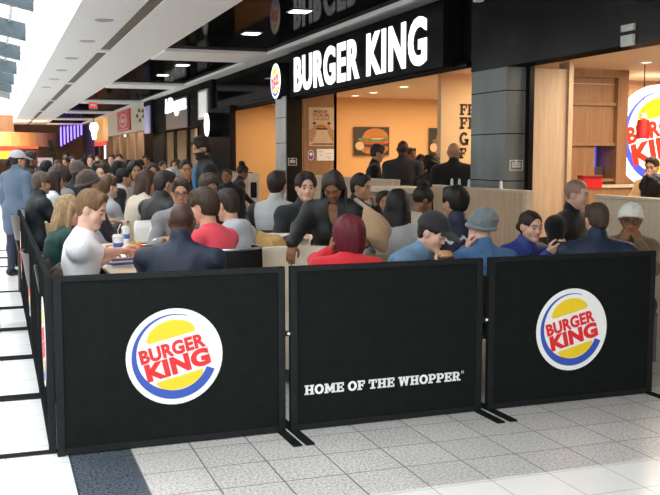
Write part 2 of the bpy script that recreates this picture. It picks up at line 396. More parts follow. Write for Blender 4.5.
SK = dict(fair=(.56, .31, .21), tan=(.44, .23, .135), brown=(.22, .098, .05), dark=(.1, .043, .023), light=(.63, .38, .28))
PEOPLE = {}
def person(key, label, px, py, d, yaw, pose='sit', lean=8, side=0, head=(0, 0), roll=0, arms=None, hair='short', hcol=(.03, .02, .015), skin='fair',
           top=None, bottom=(.02, .022, .03), shoe=(.02, .02, .02), hat=None, res='mid', female=False, beard=None, glasses=False, group=None,
           curve=1.0, eyes=True, scale=1., seat=.46, chair=True, wid=1., cat='person'):
    """px, py, d: where the middle of the head is; yaw: 0 = back to the camera, 90 = facing right, 180 = facing it"""
    hb, hc, hh = dict(fine=(.0062, .0085, .0058), near=(.008, .010, .007), mid=(.0105, .0125, .0095), far=(.016, .018, .014))[res]
    top = dict(dict(col=(.02, .02, .025), sleeve='long', t=.016, mat='cloth', collar=.02, hood=False, fn=None, fold=.0035), **(top or {}))
    W = survey(px, py, d)
    zt = W[2]
    s = scale
    def spine(Ld, s, sz):
        a = R_(Ld); pel = np.array([0, 0, sz])
        up1 = np.array([math.sin(R_(side)) * .5, math.sin(a * .55), math.cos(a * .55)]); up2 = np.array([math.sin(R_(side)), math.sin(a * (1 + .35 * curve)), math.cos(a * (1 + .35 * curve))])
        up1, up2 = unit(up1), unit(up2)
        mid = pel + up1 * .24 * s; c7 = mid + up2 * .27 * s
        hp = R_(head[0])
        nk = unit(up2 * .75 + np.array([0, math.sin(hp) * .5, .55]))
        hd = c7 + nk * .142 * s + np.array([0, .03 * s, .032 * s])
        return pel, mid, c7, hd, up1, up2, nk
    if pose == 'sit':
        seat_z = seat
        pz = lambda s, q: q + .095 * s
    else:
        seat_z = 0
        pz = lambda s, q: .93 * s
    z0 = spine(lean, s, pz(s, seat_z))[3][2]
    if pose == 'sit':
        dz = zt - z0
        seat_z += max(-.06, min(.08, dz)); z0 = spine(lean, s, pz(s, seat_z))[3][2]
        dz = zt - z0
        if dz < -.01:                                   # a shorter sitter, then one leaning further forward
            s *= max(.9, (zt - seat_z) / (z0 - seat_z)); z0 = spine(lean, s, pz(s, seat_z))[3][2]; dz = zt - z0
        if dz < -.012:
            for L in np.arange(lean, 60, 1.):
                lean = L
                if spine(L, s, pz(s, seat_z))[3][2] <= zt: break
        z0 = spine(lean, s, pz(s, seat_z))[3][2]
        s *= max(.97, min(1.15, (zt - seat_z) / (z0 - seat_z)))
    else:
        s *= max(.86, min(1.18, zt / z0))
    pel, mid, c7, hd, up1, up2, nk = spine(lean, s, pz(s, seat_z))
    rz = -TH - R_(yaw)
    root = thing('person', label, cat, (0, 0, 0), rz, group)
    Rz = rz_(rz); off = Rz @ hd
    root.location = (W[0] - off[0], W[1] - off[1], 0)
    Rinv = Rz.T
    loc = np.array(root.location)
    to_l = lambda p: Rinv @ (np.array(p) - loc)
    to_w = lambda p: Rz @ np.array(p) + loc
    fw1 = unit(np.cross(up1, [1, 0, 0])); fw1 = -fw1 if fw1[1] < 0 else fw1
    fw2 = unit(np.cross(up2, [1, 0, 0])); fw2 = -fw2 if fw2[1] < 0 else fw2
    R1 = np.stack([[1, 0, 0], fw1, up1], 1).astype(float); R2 = np.stack([unit(np.cross(fw2, up2)), fw2, up2], 1)
    hw = (.165 if female else .185) * s * wid
    shc = c7 - up2 * .078 * s
    sh = {k: shc + R2[:, 0] * hw * g for k, g in (('R', 1), ('L', -1))}
    l1, l2 = .285 * s, .25 * s
    HR = rz_(-R_(head[1])) @ rx(-R_(head[0])) @ ry(R_(roll))   # head frame: columns x right, y ahead, z up
    arms = arms or {}
    el, wr, hdir, hpal, curl = {}, {}, {}, {}, {}
    for k, g in (('R', 1), ('L', -1)):
        a = arms.get(k, 'table' if pose == 'sit' else 'down')
        pole = (g * .5, -.35, -.8); cu = .5; pal = (0, .2, -1); T = None; hd_ = None
        if a == 'table': T = (g * .15, pel[1] + .40, max(seat_z + .37, .80))
        elif a == 'lap': T = (g * .10, pel[1] + .27, seat_z + .22); pal = (-g * .5, 0, -.6)
        elif a == 'down': T = sh[k] + np.array([g * .07, .05, -.515 * s]); pal = (-g, 0, 0); pole = (g * .3, -1, 0)
        elif a == 'mouth': T = hd + HR @ np.array([g * .06, .15, -.165]) * s; pal = (-g * .5, -.8, 0); cu = .8; pole = (g * .6, .1, -1); hd_ = unit(HR @ np.array([-g * .35, -.15, .9]))
        elif a == 'cheek': T = hd + HR @ np.array([g * .12, .05, -.15]) * s; pal = (-g * .8, -.2, 0); cu = .9; pole = (g * .5, .3, -1); hd_ = unit(np.array([-g * .25, .1, 1.]))
        elif a == 'phone': T = (g * .06 - .10, pel[1] + .34, max(seat_z + .47, .90)); pal = (-g * .6, -.4, .5); cu = .9; hd_ = unit((-g * .3, .8, .35))
        else:
            if 'w' in a: T = to_l(a['w'])
            elif 'l' in a: T = np.array(a['l'], float)
            elif 'h' in a: T = hd + HR @ np.array(a['h'], float) * s
            pole = a.get('pole', pole); cu = a.get('curl', cu); pal = a.get('pal', pal)
            if 'dir' in a: hd_ = unit(Rinv @ np.array(a['dir'], float)) if a.get('wdir') else unit(a['dir'])
        E_, T_ = ik(sh[k], T, l1, l2, pole)
        el[k], wr[k] = E_, T_; D = hd_ if hd_ is not None else unit(T_ - E_)
        n = np.array(pal, float); n = unit(n - D * (n @ D)); hdir[k], hpal[k], curl[k] = D, n, cu
    hip = {k: pel + np.array([g * .088 * s, 0, -.01]) for k, g in (('R', 1), ('L', -1))}
    kn, an = {}, {}
    for k, g in (('R', 1), ('L', -1)):
        if pose == 'sit':
            kn[k] = np.array([g * .125 * s, .43 * s, seat_z + .075]); an[k] = np.array([g * .115 * s, .40 * s + (.06 if k == 'R' else -.05), .085])
        else:
            st = .05 if k == 'R' else -.04
            kn[k] = np.array([g * .095 * s, .03 + st, .5 * s]); an[k] = np.array([g * .10 * s, st, .085])
    fine = res in ('fine', 'near')
    # ---- the shapes shared by body and clothes
    def torso(f, t):
        w = (.93 if female else 1.) * wid
        f.ell(mid + up2 * .10 * s, ((.155 * w + t) * 1, .108 * s + t, .175 * s + t), R2, .05)
        f.ell(pel + up1 * .16 * s, (.138 * s * w + t, .10 * s + t, .17 * s + t), R1, .05)
        f.ell(pel + up1 * .02 * s, (.165 * s * w + t, .118 * s + t, .125 * s + t), R1, .05)
        f.cone(sh['L'], sh['R'], .058 * s + t, .058 * s + t, .05)
        for k in 'LR': f.cone(c7 - up2 * .004, sh[k] + up2 * .012, .043 * s + t, .040 * s + t, .05)
        f.ell(shc - up2 * .09 * s - fw2 * .045 * s, (.14 * s * w + t, .06 * s + t, .14 * s + t), R2, .04)
        if female:
            for g in (1, -1): f.ell(shc - up2 * .14 * s + fw2 * .085 * s + R2[:, 0] * g * .075 * s, (.062 * s + t, .055 * s + t, .06 * s + t), R2, .03)
    def arm(f, k, t, a0=0., a1=1.):
        A, E_, T_ = sh[k], el[k], wr[k]
        f.cone(A, E_ if a1 > .5 else A + (E_ - A) * a1 * 2, .052 * s + t, (.041 if a1 > .5 else .046) * s + t, .03)
        if a1 > .5:
            q = (a1 - .5) * 2
            f.cone(E_, E_ + (T_ - E_) * q, .041 * s + t, (.041 + (.028 - .041) * q) * s + t * (1 - .25 * q), .02)
    def leg(f, k, t):
        f.cone(hip[k], kn[k], .083 * s + t, .056 * s + t, .04); f.cone(kn[k], an[k], .056 * s + t, .038 * s + t, .02)
        f.ell(kn[k] + (an[k] - kn[k]) * .3 + np.array([0, -.015, 0]), (.048 * s + t, .05 * s + t, .1 * s), None, .03)
    allp = [pel, mid, c7, hd + [0, 0, .16], hd + [.14, .14, 0], hd - [.14, .14, 0]] + list(el.values()) + [w + hdir[k] * .2 for k, w in wr.items()] + list(wr.values()) + list(kn.values()) + list(an.values()) + list(sh.values())
    allp = np.array(allp); lo = allp.min(0) - .11; hi = allp.max(0) + .11; lo[2] = max(lo[2], -.02)
    if pose == 'sit': lo[1] = min(lo[1], pel[1] - .24); lo[2] = max(lo[2], -.03)
    else: lo[1] = min(lo[1], -.25); hi[1] = max(hi[1], .25)
    # ---- body
    f = Field(lo, hi, hb)
    torso(f, 0)
    for k in 'LR': leg(f, k, -.004); f.cone(an[k] - [0, .03, .035], an[k] + [0, .13, -.055], .036, .026, .02)
    for k, g in (('R', 1), ('L', -1)):
        arm(f, k, -.004)
        D, n = hdir[k], hpal[k]; A = np.cross(D, n) * g; Wp = wr[k]; q = s * 1.0; c = curl[k]
        rr = max(1., hb / .0085)
        for i in range(4):
            o = (1.5 - i) * .0195 * q
            K = Wp + D * (.088 - .004 * abs(i - 1)) * q + A * o
            f.cone(Wp + D * .01 + A * o * .55, K, .0155 * q, .0115 * q * rr, .012)
            ln = (.95, 1.06, 1., .8)[i]; p = K; ang = 0
            for j, L in enumerate((.043, .027, .022)):
                ang += c * (.75, .9, .6)[j]
                p2 = p + (D * math.cos(ang) + n * math.sin(ang)) * L * ln * q
                f.cone(p, p2, (.0098 - .0008 * j) * q * rr, (.0092 - .0008 * j) * q * rr, .004); p = p2
        t0 = Wp + D * .022 * q + A * .022 * q; t1 = t0 + unit(D * .62 + A * .68 + n * .3) * .045 * q; t2 = t1 + unit(D * .85 + A * .2 + n * (.25 + .3 * c)) * .032 * q; t3 = t2 + unit(D * .9 - A * .15 + n * (.3 + .5 * c)) * .026 * q
        f.cone(t0, t1, .015 * q, .0115 * q * rr, .012); f.cone(t1, t2, .0108 * q * rr, .0098 * q * rr, .005); f.cone(t2, t3, .0098 * q * rr, .0085 * q * rr, .005)
    H = lambda x, y, z: hd + HR @ (np.array([x, y, z]) * s)
    f.cone(c7 + up2 * .0 - fw2 * -.01, H(0, -.018, -.05), (.052 if female else .059) * s, (.05 if female else .056) * s, .03)
    jw = .94 if female else 1.
    f.ell(H(0, -.012, .028), np.array((.077, .097, .09)) * s, HR, .02)
    f.ell(H(0, .026, -.045), np.array((.06 * jw, .062, .076)) * s, HR, .025)
    for g in (1, -1):
        f.cone(H(g * .052 * jw, .0, -.055), H(g * .012, .066, -.1), .023 * s, .019 * s, .02)
        f.ell(H(g * .040, .055, -.032), np.array((.026, .023, .026)) * s, HR, .03)
        f.ell(H(g * .079, -.006, -.012), np.array((.012, .024, .034)) * s, HR @ ry(g * .15) @ rz_(g * .35), .006)
    f.ell(H(0, .072, -.101), np.array((.022, .018, .017)) * s, HR, .018)
    f.ell(H(0, .072, .02), np.array((.052, .019, .014)) * s, HR, .02)
    if fine or res == 'mid':
        for g in (1, -1): f.ell(H(g * .032, .099, -.002), np.array((.018, .014, .011)) * s, HR, .012, 's')
        for g in (1, -1): f.ell(H(g * .0315, .0735, -.003), np.array((.0135, .0135, .0125)) * s, HR, .004)
    f.cone(H(0, .083, .006), H(0, .0955 if female else .099, -.034), .0072 * s, (.0102 if female else .0118) * s, .014)
    for g in (1, -1): f.ell(H(g * .0125, .093, -.036), np.array((.0075, .010, .0075)) * s, HR, .008)
    f.ell(H(0, .083, -.062), np.array((.025, .0125, .0065)) * s, HR, .006); f.ell(H(0, .081, -.073), np.array((.021, .0125, .0075)) * s, HR, .006)
    sc = np.array(SK[skin] if isinstance(skin, str) else skin); hcol = np.array(hcol, float)
    lipc = sc * np.array((.95, .62, .62)) if not female else sc * np.array((.98, .5, .52))
    def bcol(v):
        q = (v - hd) @ HR / s
        c = np.tile(sc, (len(v), 1)); x, y, z = np.abs(q[:, 0]), q[:, 1], q[:, 2]
        near = (np.linalg.norm(q, axis=1) < .19)
        def m(mask, cc, a=1.):
            mk = mask & near; c[mk] = c[mk] * (1 - a) + np.array(cc) * a
        m((np.linalg.norm(q - np.array([0, .09, -.04]), axis=1) < .03) & (y > .095), sc * np.array((1.08, .9, .86)), .6)
        if beard is not None:
            m((z < -.035) & (y > -.005) & (z > -.14) & ~((x < .02) & (z > -.052) & (z < -.045)), np.array(beard[:3]), beard[3])
        m((x < .024) & (np.abs(z + .067) < .0135) & (y > .072), lipc, .85)
        m((np.abs(z - .024 + .25 * np.abs(x - .03)) < .0065) & (x > .012) & (x < .052) & (y > .05), hcol * .8 + sc * .1, .85)
        ex = np.sqrt((x - .0315) ** 2 + ((z + .003) * 1.7) ** 2)
        if eyes: m((ex < .0135) & (y > .062), sc * .35 + np.array((.30, .28, .27)), .85)
        if eyes: m((np.sqrt((x - .0315) ** 2 + (z + .003) ** 2) < .0078) & (y > .068), (.02, .013, .01), .95)
        if eyes: m((ex > .012) & (ex < .0165) & (z > -.001) & (y > .06), sc * .3, .6)
        else: m((np.abs(z + .009 - 6 * (x - .0315) ** 2) < .0035) & (np.abs(x - .0315) < .017) & (y > .055), sc * .15, .85)
        if hair == 'buzz': m((z > .01 + .0 * y) & ~((y > .045) & (z < .055)) | ((z > -.05) & (y < -.03)), hcol * .75 + sc * .25, .9)
        return c
    surf('body', f, SKIN, root, bcol)
    # ---- top
    if top.get('none') is None:
        t = top['t']
        f = Field(lo - t, hi + t, hc)
        torso(f, t)
        if top['sleeve'] == 'long':
            for k in 'LR': arm(f, k, t * .85, a1=.97)
        elif top['sleeve'] == 'short':
            for k in 'LR': arm(f, k, t + .006, a1=.33)
        if top['collar']:
            f.cone(c7 - up2 * .01, c7 + nk * (.03 + top['collar']) * s, .066 * s + t * .6, .060 * s + t * .5, .02)
        if top['hood']:
            f.ell(c7 - fw2 * .075 * s - up2 * .03 * s, np.array((.13, .062, .085)) * s, R2 @ rx(.3), .03)
            for g in (1, -1): f.cone(c7 - fw2 * .05 + R2[:, 0] * g * .085, c7 + fw2 * .06 - up2 * .07 + R2[:, 0] * g * .05, .034, .024, .03)
        if top.get('long'):                             # coat skirts
            for k in 'LR': f.cone(hip[k], hip[k] + (kn[k] - hip[k]) * .6, .1 * s + t, .085 * s + t, .05)
        if top['fold']: f.noise(top['fold'], 20, hash(key) % 999 if False else sum(map(ord, key)), fold=True)
        if top.get('vneck'): f.cone(c7 + fw2 * .06, shc + fw2 * .16 - up2 * top['vneck'], .045, .012, .01, 's')
        tc = np.array(top['col'], float); fn = top['fn']
        env = dict(c7=c7, shc=shc, up2=up2, fw2=fw2, R2=R2, pel=pel, s=s, sh=sh, el=el, wr=wr, hd=hd)
        def tcol(v):
            c = np.tile(tc, (len(v), 1))
            if fn: c = fn(v, c, env)
            return c
        surf(top.get('name', 'jacket'), f, MATS[{'cloth': 'cloth', 'shell': 'shell_fabric', 'knit': 'knit'}[top['mat']]], root, tcol)
        if top.get('inner') is not None:                # what an open front shows
            f = Field(c7 - .3, c7 + .3, hc)
            f.ell(shc + fw2 * (.055 * s + t) - up2 * .12 * s, np.array((.052, .075, .2)) * s, R2, .02)
            surf('shirt', f, CLOTH, root, top['inner'])
    # ---- trousers and shoes
    llo = np.minimum.reduce([pel - .3, kn['L'] - .15, an['L'] - .15, kn['R'] - .15, an['R'] - .15]); lhi = np.maximum.reduce([pel + .3, kn['L'] + .15, kn['R'] + .15, an['R'] + .2, an['L'] + .15]); llo[2] = max(llo[2], 0.02)
    f = Field(llo, lhi, max(hc, .015) if pose == 'sit' else hc)
    f.ell(pel + up1 * .0, np.array((.178 * wid, .135, .11)) * s, R1, .04)
    for k in 'LR': leg(f, k, .014)
    f.noise(.004, 24, 5, fold=True); f.cut((0, 0, .075), (0, 0, -1))
    surf('trousers', f, CLOTH, root, bottom)
    for k in 'LR':
        f = Field(an[k] - [.09, .14, .1], an[k] + [.09, .24, .08], max(.008, hb))
        f.cone(an[k] - [0, .035, .03], an[k] + [0, .03, -.03], .045, .045, .03); f.cone(an[k] + [0, .0, -.045], an[k] + [0, .15, -.052], .042, .033, .03); f.cut((0, 0, .004), (0, 0, -1)); f.cut(an[k] + [0, 0, .03], (0, 0, 1))
        surf('shoe', f, SHELL, root, shoe)
    # ---- hair
    if hair not in ('none', 'buzz'):
        f = Field(hd - [.3, .36, .5], hd + [.3, .3, .24], hh)
        th = dict(bigbob=.045, short=.008, crop=.007, thick=.02, long=.016, bun=.011, pony=.012, braids=.014, afro=.045, bob=.022, locks=.018, spiky=.017).get(hair, .012)
        f.ell(H(0, -.014, .03), (np.array((.077, .097, .088)) + th) * s, HR, .02)
        if hair in ('short', 'crop', 'thick', 'spiky', 'bun', 'pony'):
            f.ell(H(0, -.045, -.03), (np.array((.057, .05, .056)) + th * .6) * s, HR, .03)
        if hair == 'short': f.ell(H(0, -.018, .054), np.array((.072, .086, .079)) * s, HR, .02)
        if hair in ('thick', 'spiky', 'short') and not hat:
            f.cone(H(-.04, .05, .098), H(.04, .055, .1), .024 * s, .022 * s, .03)
        if hair == 'long':
            f.ell(H(0, -.06, -.12), np.array((.098, .066, .2)) * s, HR, .04)
            for g in (1, -1): f.cone(H(g * .078, .01, .03), H(g * .088, .02, -.22), .028 * s, .024 * s, .03)
        if hair in ('bob', 'bigbob'):
            f.ell(H(0, -.045, -.06), np.array((.1, .085, .12)) * s, HR, .04)
            for g in (1, -1): f.cone(H(g * .078, .0, .03), H(g * .082, .01, -.12), .03 * s, .024 * s, .03)
        if hair == 'bun': f.ell(H(0, -.125, -.03), np.array((.042, .04, .045)) * s, HR, .015)
        if hair == 'topbun': f.ell(H(0, -.07, .135), np.array((.055, .055, .045)) * s, HR, .015)
        if hair == 'pony': f.cone(H(0, -.105, .0), H(0, -.17, -.04), .03 * s, .034 * s, .02); f.cone(H(0, -.17, -.04), H(0, -.15, -.3), .034 * s, .018 * s, .02)
        cutc, cutr = H(0, .1, -.035), np.array((.076 if female else .071, .088, .116)) * s
        if hair in ('braids', 'locks'):
            f.ell(H(0, -.05, -.02), np.array((.092, .08, .1)) * s, HR, .03)
        f.noise(.004 if hair != 'afro' else .007, 60 if hair != 'afro' else 90, len(key) * 7 + 3, (1, 1, .25) if hair != 'afro' else (1, 1, 1))
        f.ell(cutc, cutr, HR, .012, 's')
        if hair in ('short', 'crop', 'thick', 'spiky', 'bun', 'pony'):
            for g in (1, -1): f.ell(H(g * .085, .032, -.03), np.array((.034, .044, .048)) * s, HR, .01, 's')
            f.cut(H(0, -.05, -.072), HR @ np.array([0, .25, -1.]), .01)
        if hair in ('braids', 'locks'):
            g = np.random.default_rng(3 + len(key)); nb = 26
            for i in range(nb):
                a = -.35 * PI + 1.7 * PI * i / (nb - 1) + PI      # around the back and sides
                a = PI * (1.02 + .96 * i / (nb - 1)) if hair == 'braids' else PI * (1.0 + 1.0 * i / (nb - 1))
                x, y = math.cos(a), math.sin(a)
                p0 = H(x * .075, y * .08 - .01, .05); p1 = H(x * .1, y * .1 - .01, -.06)
                ln = g.uniform(.24, .34) if hair == 'locks' else g.uniform(.2, .32)
                p2 = p1 + np.array([x * .02, y * .03, 0]) @ HR.T + np.array([0, -.02 if hair == 'locks' else .03, -ln])
                f.cone(p0, p1, .014, .012, .006); f.cone(p1, p2, .0125, .008, .004)
        hd_col = hcol
        def hcolfn(v):
            n = np.sin(v[:, 0] * 140 + 3 * np.sin(v[:, 2] * 9)) * np.sin(v[:, 1] * 120 + 1.)
            return hd_col[None] * (1 + .25 * n[:, None])
        surf('hair', f, HAIR, root, hcolfn)
    # ---- hats
    if hat:
        kind, hc_ = hat[0], np.array(hat[1], float)
        f = Field(hd - [.3, .34, .3], hd + [.3, .34, .3], min(hh, .009) if fine else hh)
        if kind in ('beanie', 'slouch', 'knit'):
            th = .024 if kind != 'knit' else .03
            f.ell(H(0, -.016, .034), (np.array((.077, .097, .09)) + th) * s, HR, .02)
            if kind == 'slouch': f.ell(H(.01, -.09, .065), np.array((.085, .075, .07)) * s, HR @ rx(.5), .05); f.cone(H(-.05, -.03, .11), H(.05, -.06, .12), .04 * s, .04 * s, .05)
            f.noise(.007 if kind == 'slouch' else .004, 34 if kind == 'slouch' else 80, 9, (1, 1, .5), fold=True)
            f.cut(H(0, 0, .012), HR @ np.array([0, .32, -1.]), .01)
            for j in range(28):                              # turned-up band
                a = 2 * PI * j / 28; a2 = 2 * PI * (j + 1) / 28
                P = lambda a: H(.099 * math.cos(a), -.014 + .12 * math.sin(a), .022 + .32 * (.12 * math.sin(a) - .014))
                f.cone(P(a), P(a2), .014 * s, .014 * s, .006)
        if kind in ('cap', 'brim'):
            f.ell(H(0, -.012, .036), (np.array((.077, .097, .088)) + .02) * s, HR, .02)
            f.cut(H(0, 0, .028), HR @ np.array([0, .12, -1.]), .008)
            if kind == 'cap': f.ell(H(0, .125, .036), np.array((.078, .085, .010)) * s, HR @ rx(-.2), .012)
            else: f.ell(H(0, -.01, .035), np.array((.15, .17, .012)) * s, HR, .012)
        if kind == 'beret':
            f.ell(H(-.01, -.03, .075), np.array((.125, .14, .075)) * s, HR @ rx(.25) @ ry(-.2), .02); f.noise(.006, 40, 4, fold=True)
            f.cut(H(0, 0, .01), HR @ np.array([0, .5, -1.]), .01)
        if kind == 'furhood':
            f.ell(H(0, -.05, -.01), np.array((.15, .14, .17)) * s, HR, .02); f.noise(.02, 110, 4)
            f.ell(H(0, .12, -.03), np.array((.085, .12, .12)) * s, HR, .012, 's')
        surf('hood' if kind == 'furhood' else 'hat', f, KNIT if kind in ('beanie', 'slouch', 'knit', 'beret', 'furhood') else CLOTH, root, hc_)
    if glasses:
        mb = MB()
        for g in (1, -1):
            pts = [tuple(H(g * .033 + .024 * math.cos(a), .105, -.004 + .019 * math.sin(a))) for a in np.linspace(0, 2 * PI, 17)]
            mb.tube(pts, .0028, 6, False); mb.tube([tuple(H(g * .057, .103, .002)), tuple(H(g * .083, .0, .004))], .0025, 6)
        mb.tube([tuple(H(-.01, .107, .0)), tuple(H(.01, .107, .0))], .0025, 6)
        mb.build('glasses', mat('black_frame', (.012, .011, .011), .3), root)
    PEOPLE[key] = dict(root=root, wr={k: to_w(wr[k]) for k in wr}, hand={k: to_w(wr[k] + hdir[k] * .09 * s + hpal[k] * .025) for k in wr}, hd=to_w(hd), H=lambda *a: to_w(H(*a)), HR=Rz @ HR, sh={k: to_w(sh[k]) for k in sh}, rz=rz, seat=seat_z, pose=pose, chair=chair, pel=to_w(pel), s=s, label=label, to_w=to_w, pelz=pel)
    return root
# ------------------------------------------------------------------ palette
white_tile = tile_mat('white_tile', (.80, .80, .79), (.34, .34, .33), .03, rough=.22)
dark_gran = tile_mat('dark_granite', (.085, .105, .13), (.03, .035, .04), .1, .6, rough=.25)
granite = tile_mat('grey_granite', (.58, .565, .54), (.14, .13, .12), .08, .4, rough=.3, ox=.645, gw=.008)
white_tile2 = tile_mat('pale_tile', (.80, .795, .77), (.42, .41, .39), .04, rough=.22, ox=.645)
plaster = mat('white_plaster', (.86, .86, .845), .7, var=.015)
gloss_black = dark_gloss('gloss_black_panel', (.006, .0065, .007), .06, .05)
black_metal = dark_gloss('black_powder_metal', (.0125, .014, .0145), .012, .4, 30)
panel_black = dark_gloss('black_banner', (.0085, .0105, .0100), .006, .5, 12)
fascia = dark_gloss('dark_fascia', (.0075, .0095, .0095), .03, .2, 1.5)
col_stone = mat('grey_green_column_panel', (.14, .165, .168), .3, var=.25, scale=1.2, stretch=(1.5, 1.5, .5))
black_paint = dark_gloss('black_paint', (.008, .008, .009), .02, .25)
brown_slot = mat('brown_slot', (.17, .14, .105), .8, var=.08)
steel = mat('brushed_steel', (.5, .5, .5), .3, .9)
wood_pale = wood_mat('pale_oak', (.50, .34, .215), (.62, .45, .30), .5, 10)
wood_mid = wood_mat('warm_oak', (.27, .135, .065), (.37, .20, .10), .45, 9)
wood_cream = wood_mat('cream_ash', (.56, .45, .33), (.66, .54, .41), .5, 12)
chair_wood = wood_mat('light_beech', (.50, .36, .22), (.58, .43, .28), .45, 20)
dark_wood = wood_mat('dark_wood', (.03, .018, .012), (.06, .035, .022), .4, 14)
orange_wall = mat('orange_wall', (.68, .39, .165), .75, var=.02, scale=2)
tan_wall = mat('tan_wall', (.78, .56, .33), .75, var=.02, scale=2)
inner_ceiling = mat('inner_ceiling', (.74, .52, .33), .8, var=.01)
lit_white = mat('lit_white_sign', (.9, .9, .9), .4, emit=1.25, ecol=(1, .99, .97))
lamp_warm = mat('warm_lamp', (1, .9, .75), .4, emit=7, ecol=(1, .82, .6))
lamp_cool = mat('cool_lamp', (1, 1, 1), .4, emit=5, ecol=(1, .97, .92))
cream_leather = mat('cream_leather', (.62, .53, .41), .5, var=.05, scale=5, bump=.1)

# ------------------------------------------------------------------ floor
m = MB()
m.mi = 0; m.box(-5, .32, -4, 8.9, -.1, 0); m.box(-5, .32, 9.5, 66, -.1, 0); m.mi = 2; m.box(-5, .32, 8.9, 9.5, -.1, 0)
m.mi = 1; m.box(.32, .645, -4, 66, -.1, 0)
m.mi = 2; m.box(.645, 14, 4.02, 66, -.1, 0)
m.mi = 3; m.box(.645, 14, -4, 4.02, -.1, 0)
struct('floor', m, [white_tile, dark_gran, granite, white_tile2])

# ------------------------------------------------------------------ ceiling of the mall
CZ = 3.65
m = MB(); breaks = [1.5, 10.2, 18.9, 27.6, 36.3, 45.0, 53.7, 62.4]
m.mi = 0
m.box(1.15, 1.98, -4, 64.5, CZ, CZ + .12); m.box(2.18, 3.15, -4, 64.5, CZ, CZ + .12); m.box(5.22, 5.62, -4, 64.5, CZ, CZ + .12)
m.box(5.19, 5.22, -4, 64.5, CZ - .03, CZ + .12)
for b in breaks: m.box(1.9, 2.2, b, b + .35, CZ - .012, CZ + .1)
for b in breaks: m.box(3.15, 5.22, b - .5, b + 1.2, CZ - .03, CZ + .12)
m.mi = 1; m.box(1.98, 2.18, -4, 64.5, CZ + .018, CZ + .12)
m.mi = 0
prof = [(1.15, CZ + .12), (1.15, 4.12), (1.08, 4.16), (1.08, 4.60), (.97, 4.64), (.97, 5.2), (1.5, 5.2), (1.5, CZ + .12)]
M = Matrix(((1, 0, 0, 0), (0, 0, 1, -4), (0, 1, 0, 0), (0, 0, 0, 1)))
m.poly(prof, M, 68.5)
struct('ceiling', m, [plaster, brown_slot])
m = MB()
for b0, b1 in zip(breaks, breaks[1:] + [66]): m.box(3.15, 5.22, b0 + 1.2, min(b1 - .5, 64.5), CZ + .03, CZ + .06)
m.box(3.15, 5.22, -4, 1.0, CZ + .03, CZ + .06)
struct('ceiling_dark_panels', m, gloss_black)
# skylight: glass roof rising to the left on deep blue-grey rafters
m = MB(); beam_m = mat('blue_grey_steel', (.055, .08, .095), .5, .0, var=.04)
zr = lambda x: 5.15 + (.97 - x) * .22
for y in np.arange(5.3, 64, 6.1):
    for k in range(1):
        vs = [(x, yy, z) for x in (.99, -5) for yy in (y, y + .32) for z in (zr(x) - .12, zr(x) + .38)]
        m.add(vs, [(0, 1, 3, 2), (4, 6, 7, 5), (0, 4, 5, 1), (2, 3, 7, 6), (0, 2, 6, 4), (1, 5, 7, 3)])
struct('ceiling_rafters', m, beam_m)
m = MB()
for y in np.arange(4.2, 64, 2.033):
    vs = [(x, yy, z) for x in (.95, -5) for yy in (y, y + .05) for z in (zr(x) + .3, zr(x) + .36)]
    m.add(vs, [(0, 1, 3, 2), (4, 6, 7, 5), (0, 4, 5, 1), (2, 3, 7, 6), (0, 2, 6, 4), (1, 5, 7, 3)])
m.box(.5, .58, -4, 64, zr(.5) + .3, zr(.5) + .38); m.box(-.6, -.52, -4, 64, zr(-.6) + .3, zr(-.6) + .38)
struct('ceiling_glazing_bars', m, mat('pale_steel', (.55, .57, .58), .4, .3))
gm = bpy.data.materials.new('roof_glass'); gm.use_nodes = True; nt = gm.node_tree; nt.nodes.remove(nt.nodes['Principled BSDF'])
tr = nt.nodes.new('ShaderNodeBsdfTransparent'); gl = nt.nodes.new('ShaderNodeBsdfGlossy'); gl.inputs['Roughness'].default_value = .05; mx = nt.nodes.new('ShaderNodeMixShader')
nz = nt.nodes.new('ShaderNodeTexNoise'); nz.inputs['Scale'].default_value = 2; mr = nt.nodes.new('ShaderNodeMapRange'); mr.inputs[3].default_value = .04; mr.inputs[4].default_value = .12
nt.links.new(nz.outputs['Fac'], mr.inputs[0]); nt.links.new(mr.outputs[0], mx.inputs[0]); nt.links.new(tr.outputs[0], mx.inputs[1]); nt.links.new(gl.outputs[0], mx.inputs[2]); nt.links.new(mx.outputs[0], nt.nodes['Material Output'].inputs[0])
m = MB(); m.add([(.93, -4, zr(.93) + .39), (-5, -4, zr(-5) + .39), (-5, 64, zr(-5) + .39), (.93, 64, zr(.93) + .39)] + [(.93, -4, zr(.93) + .40), (-5, -4, zr(-5) + .40), (-5, 64, zr(-5) + .40), (.93, 64, zr(.93) + .40)],
    [(0, 1, 2, 3), (7, 6, 5, 4), (0, 4, 5, 1), (2, 6, 7, 3), (1, 5, 6, 2), (0, 3, 7, 4)])
struct('window_1', m, gm)

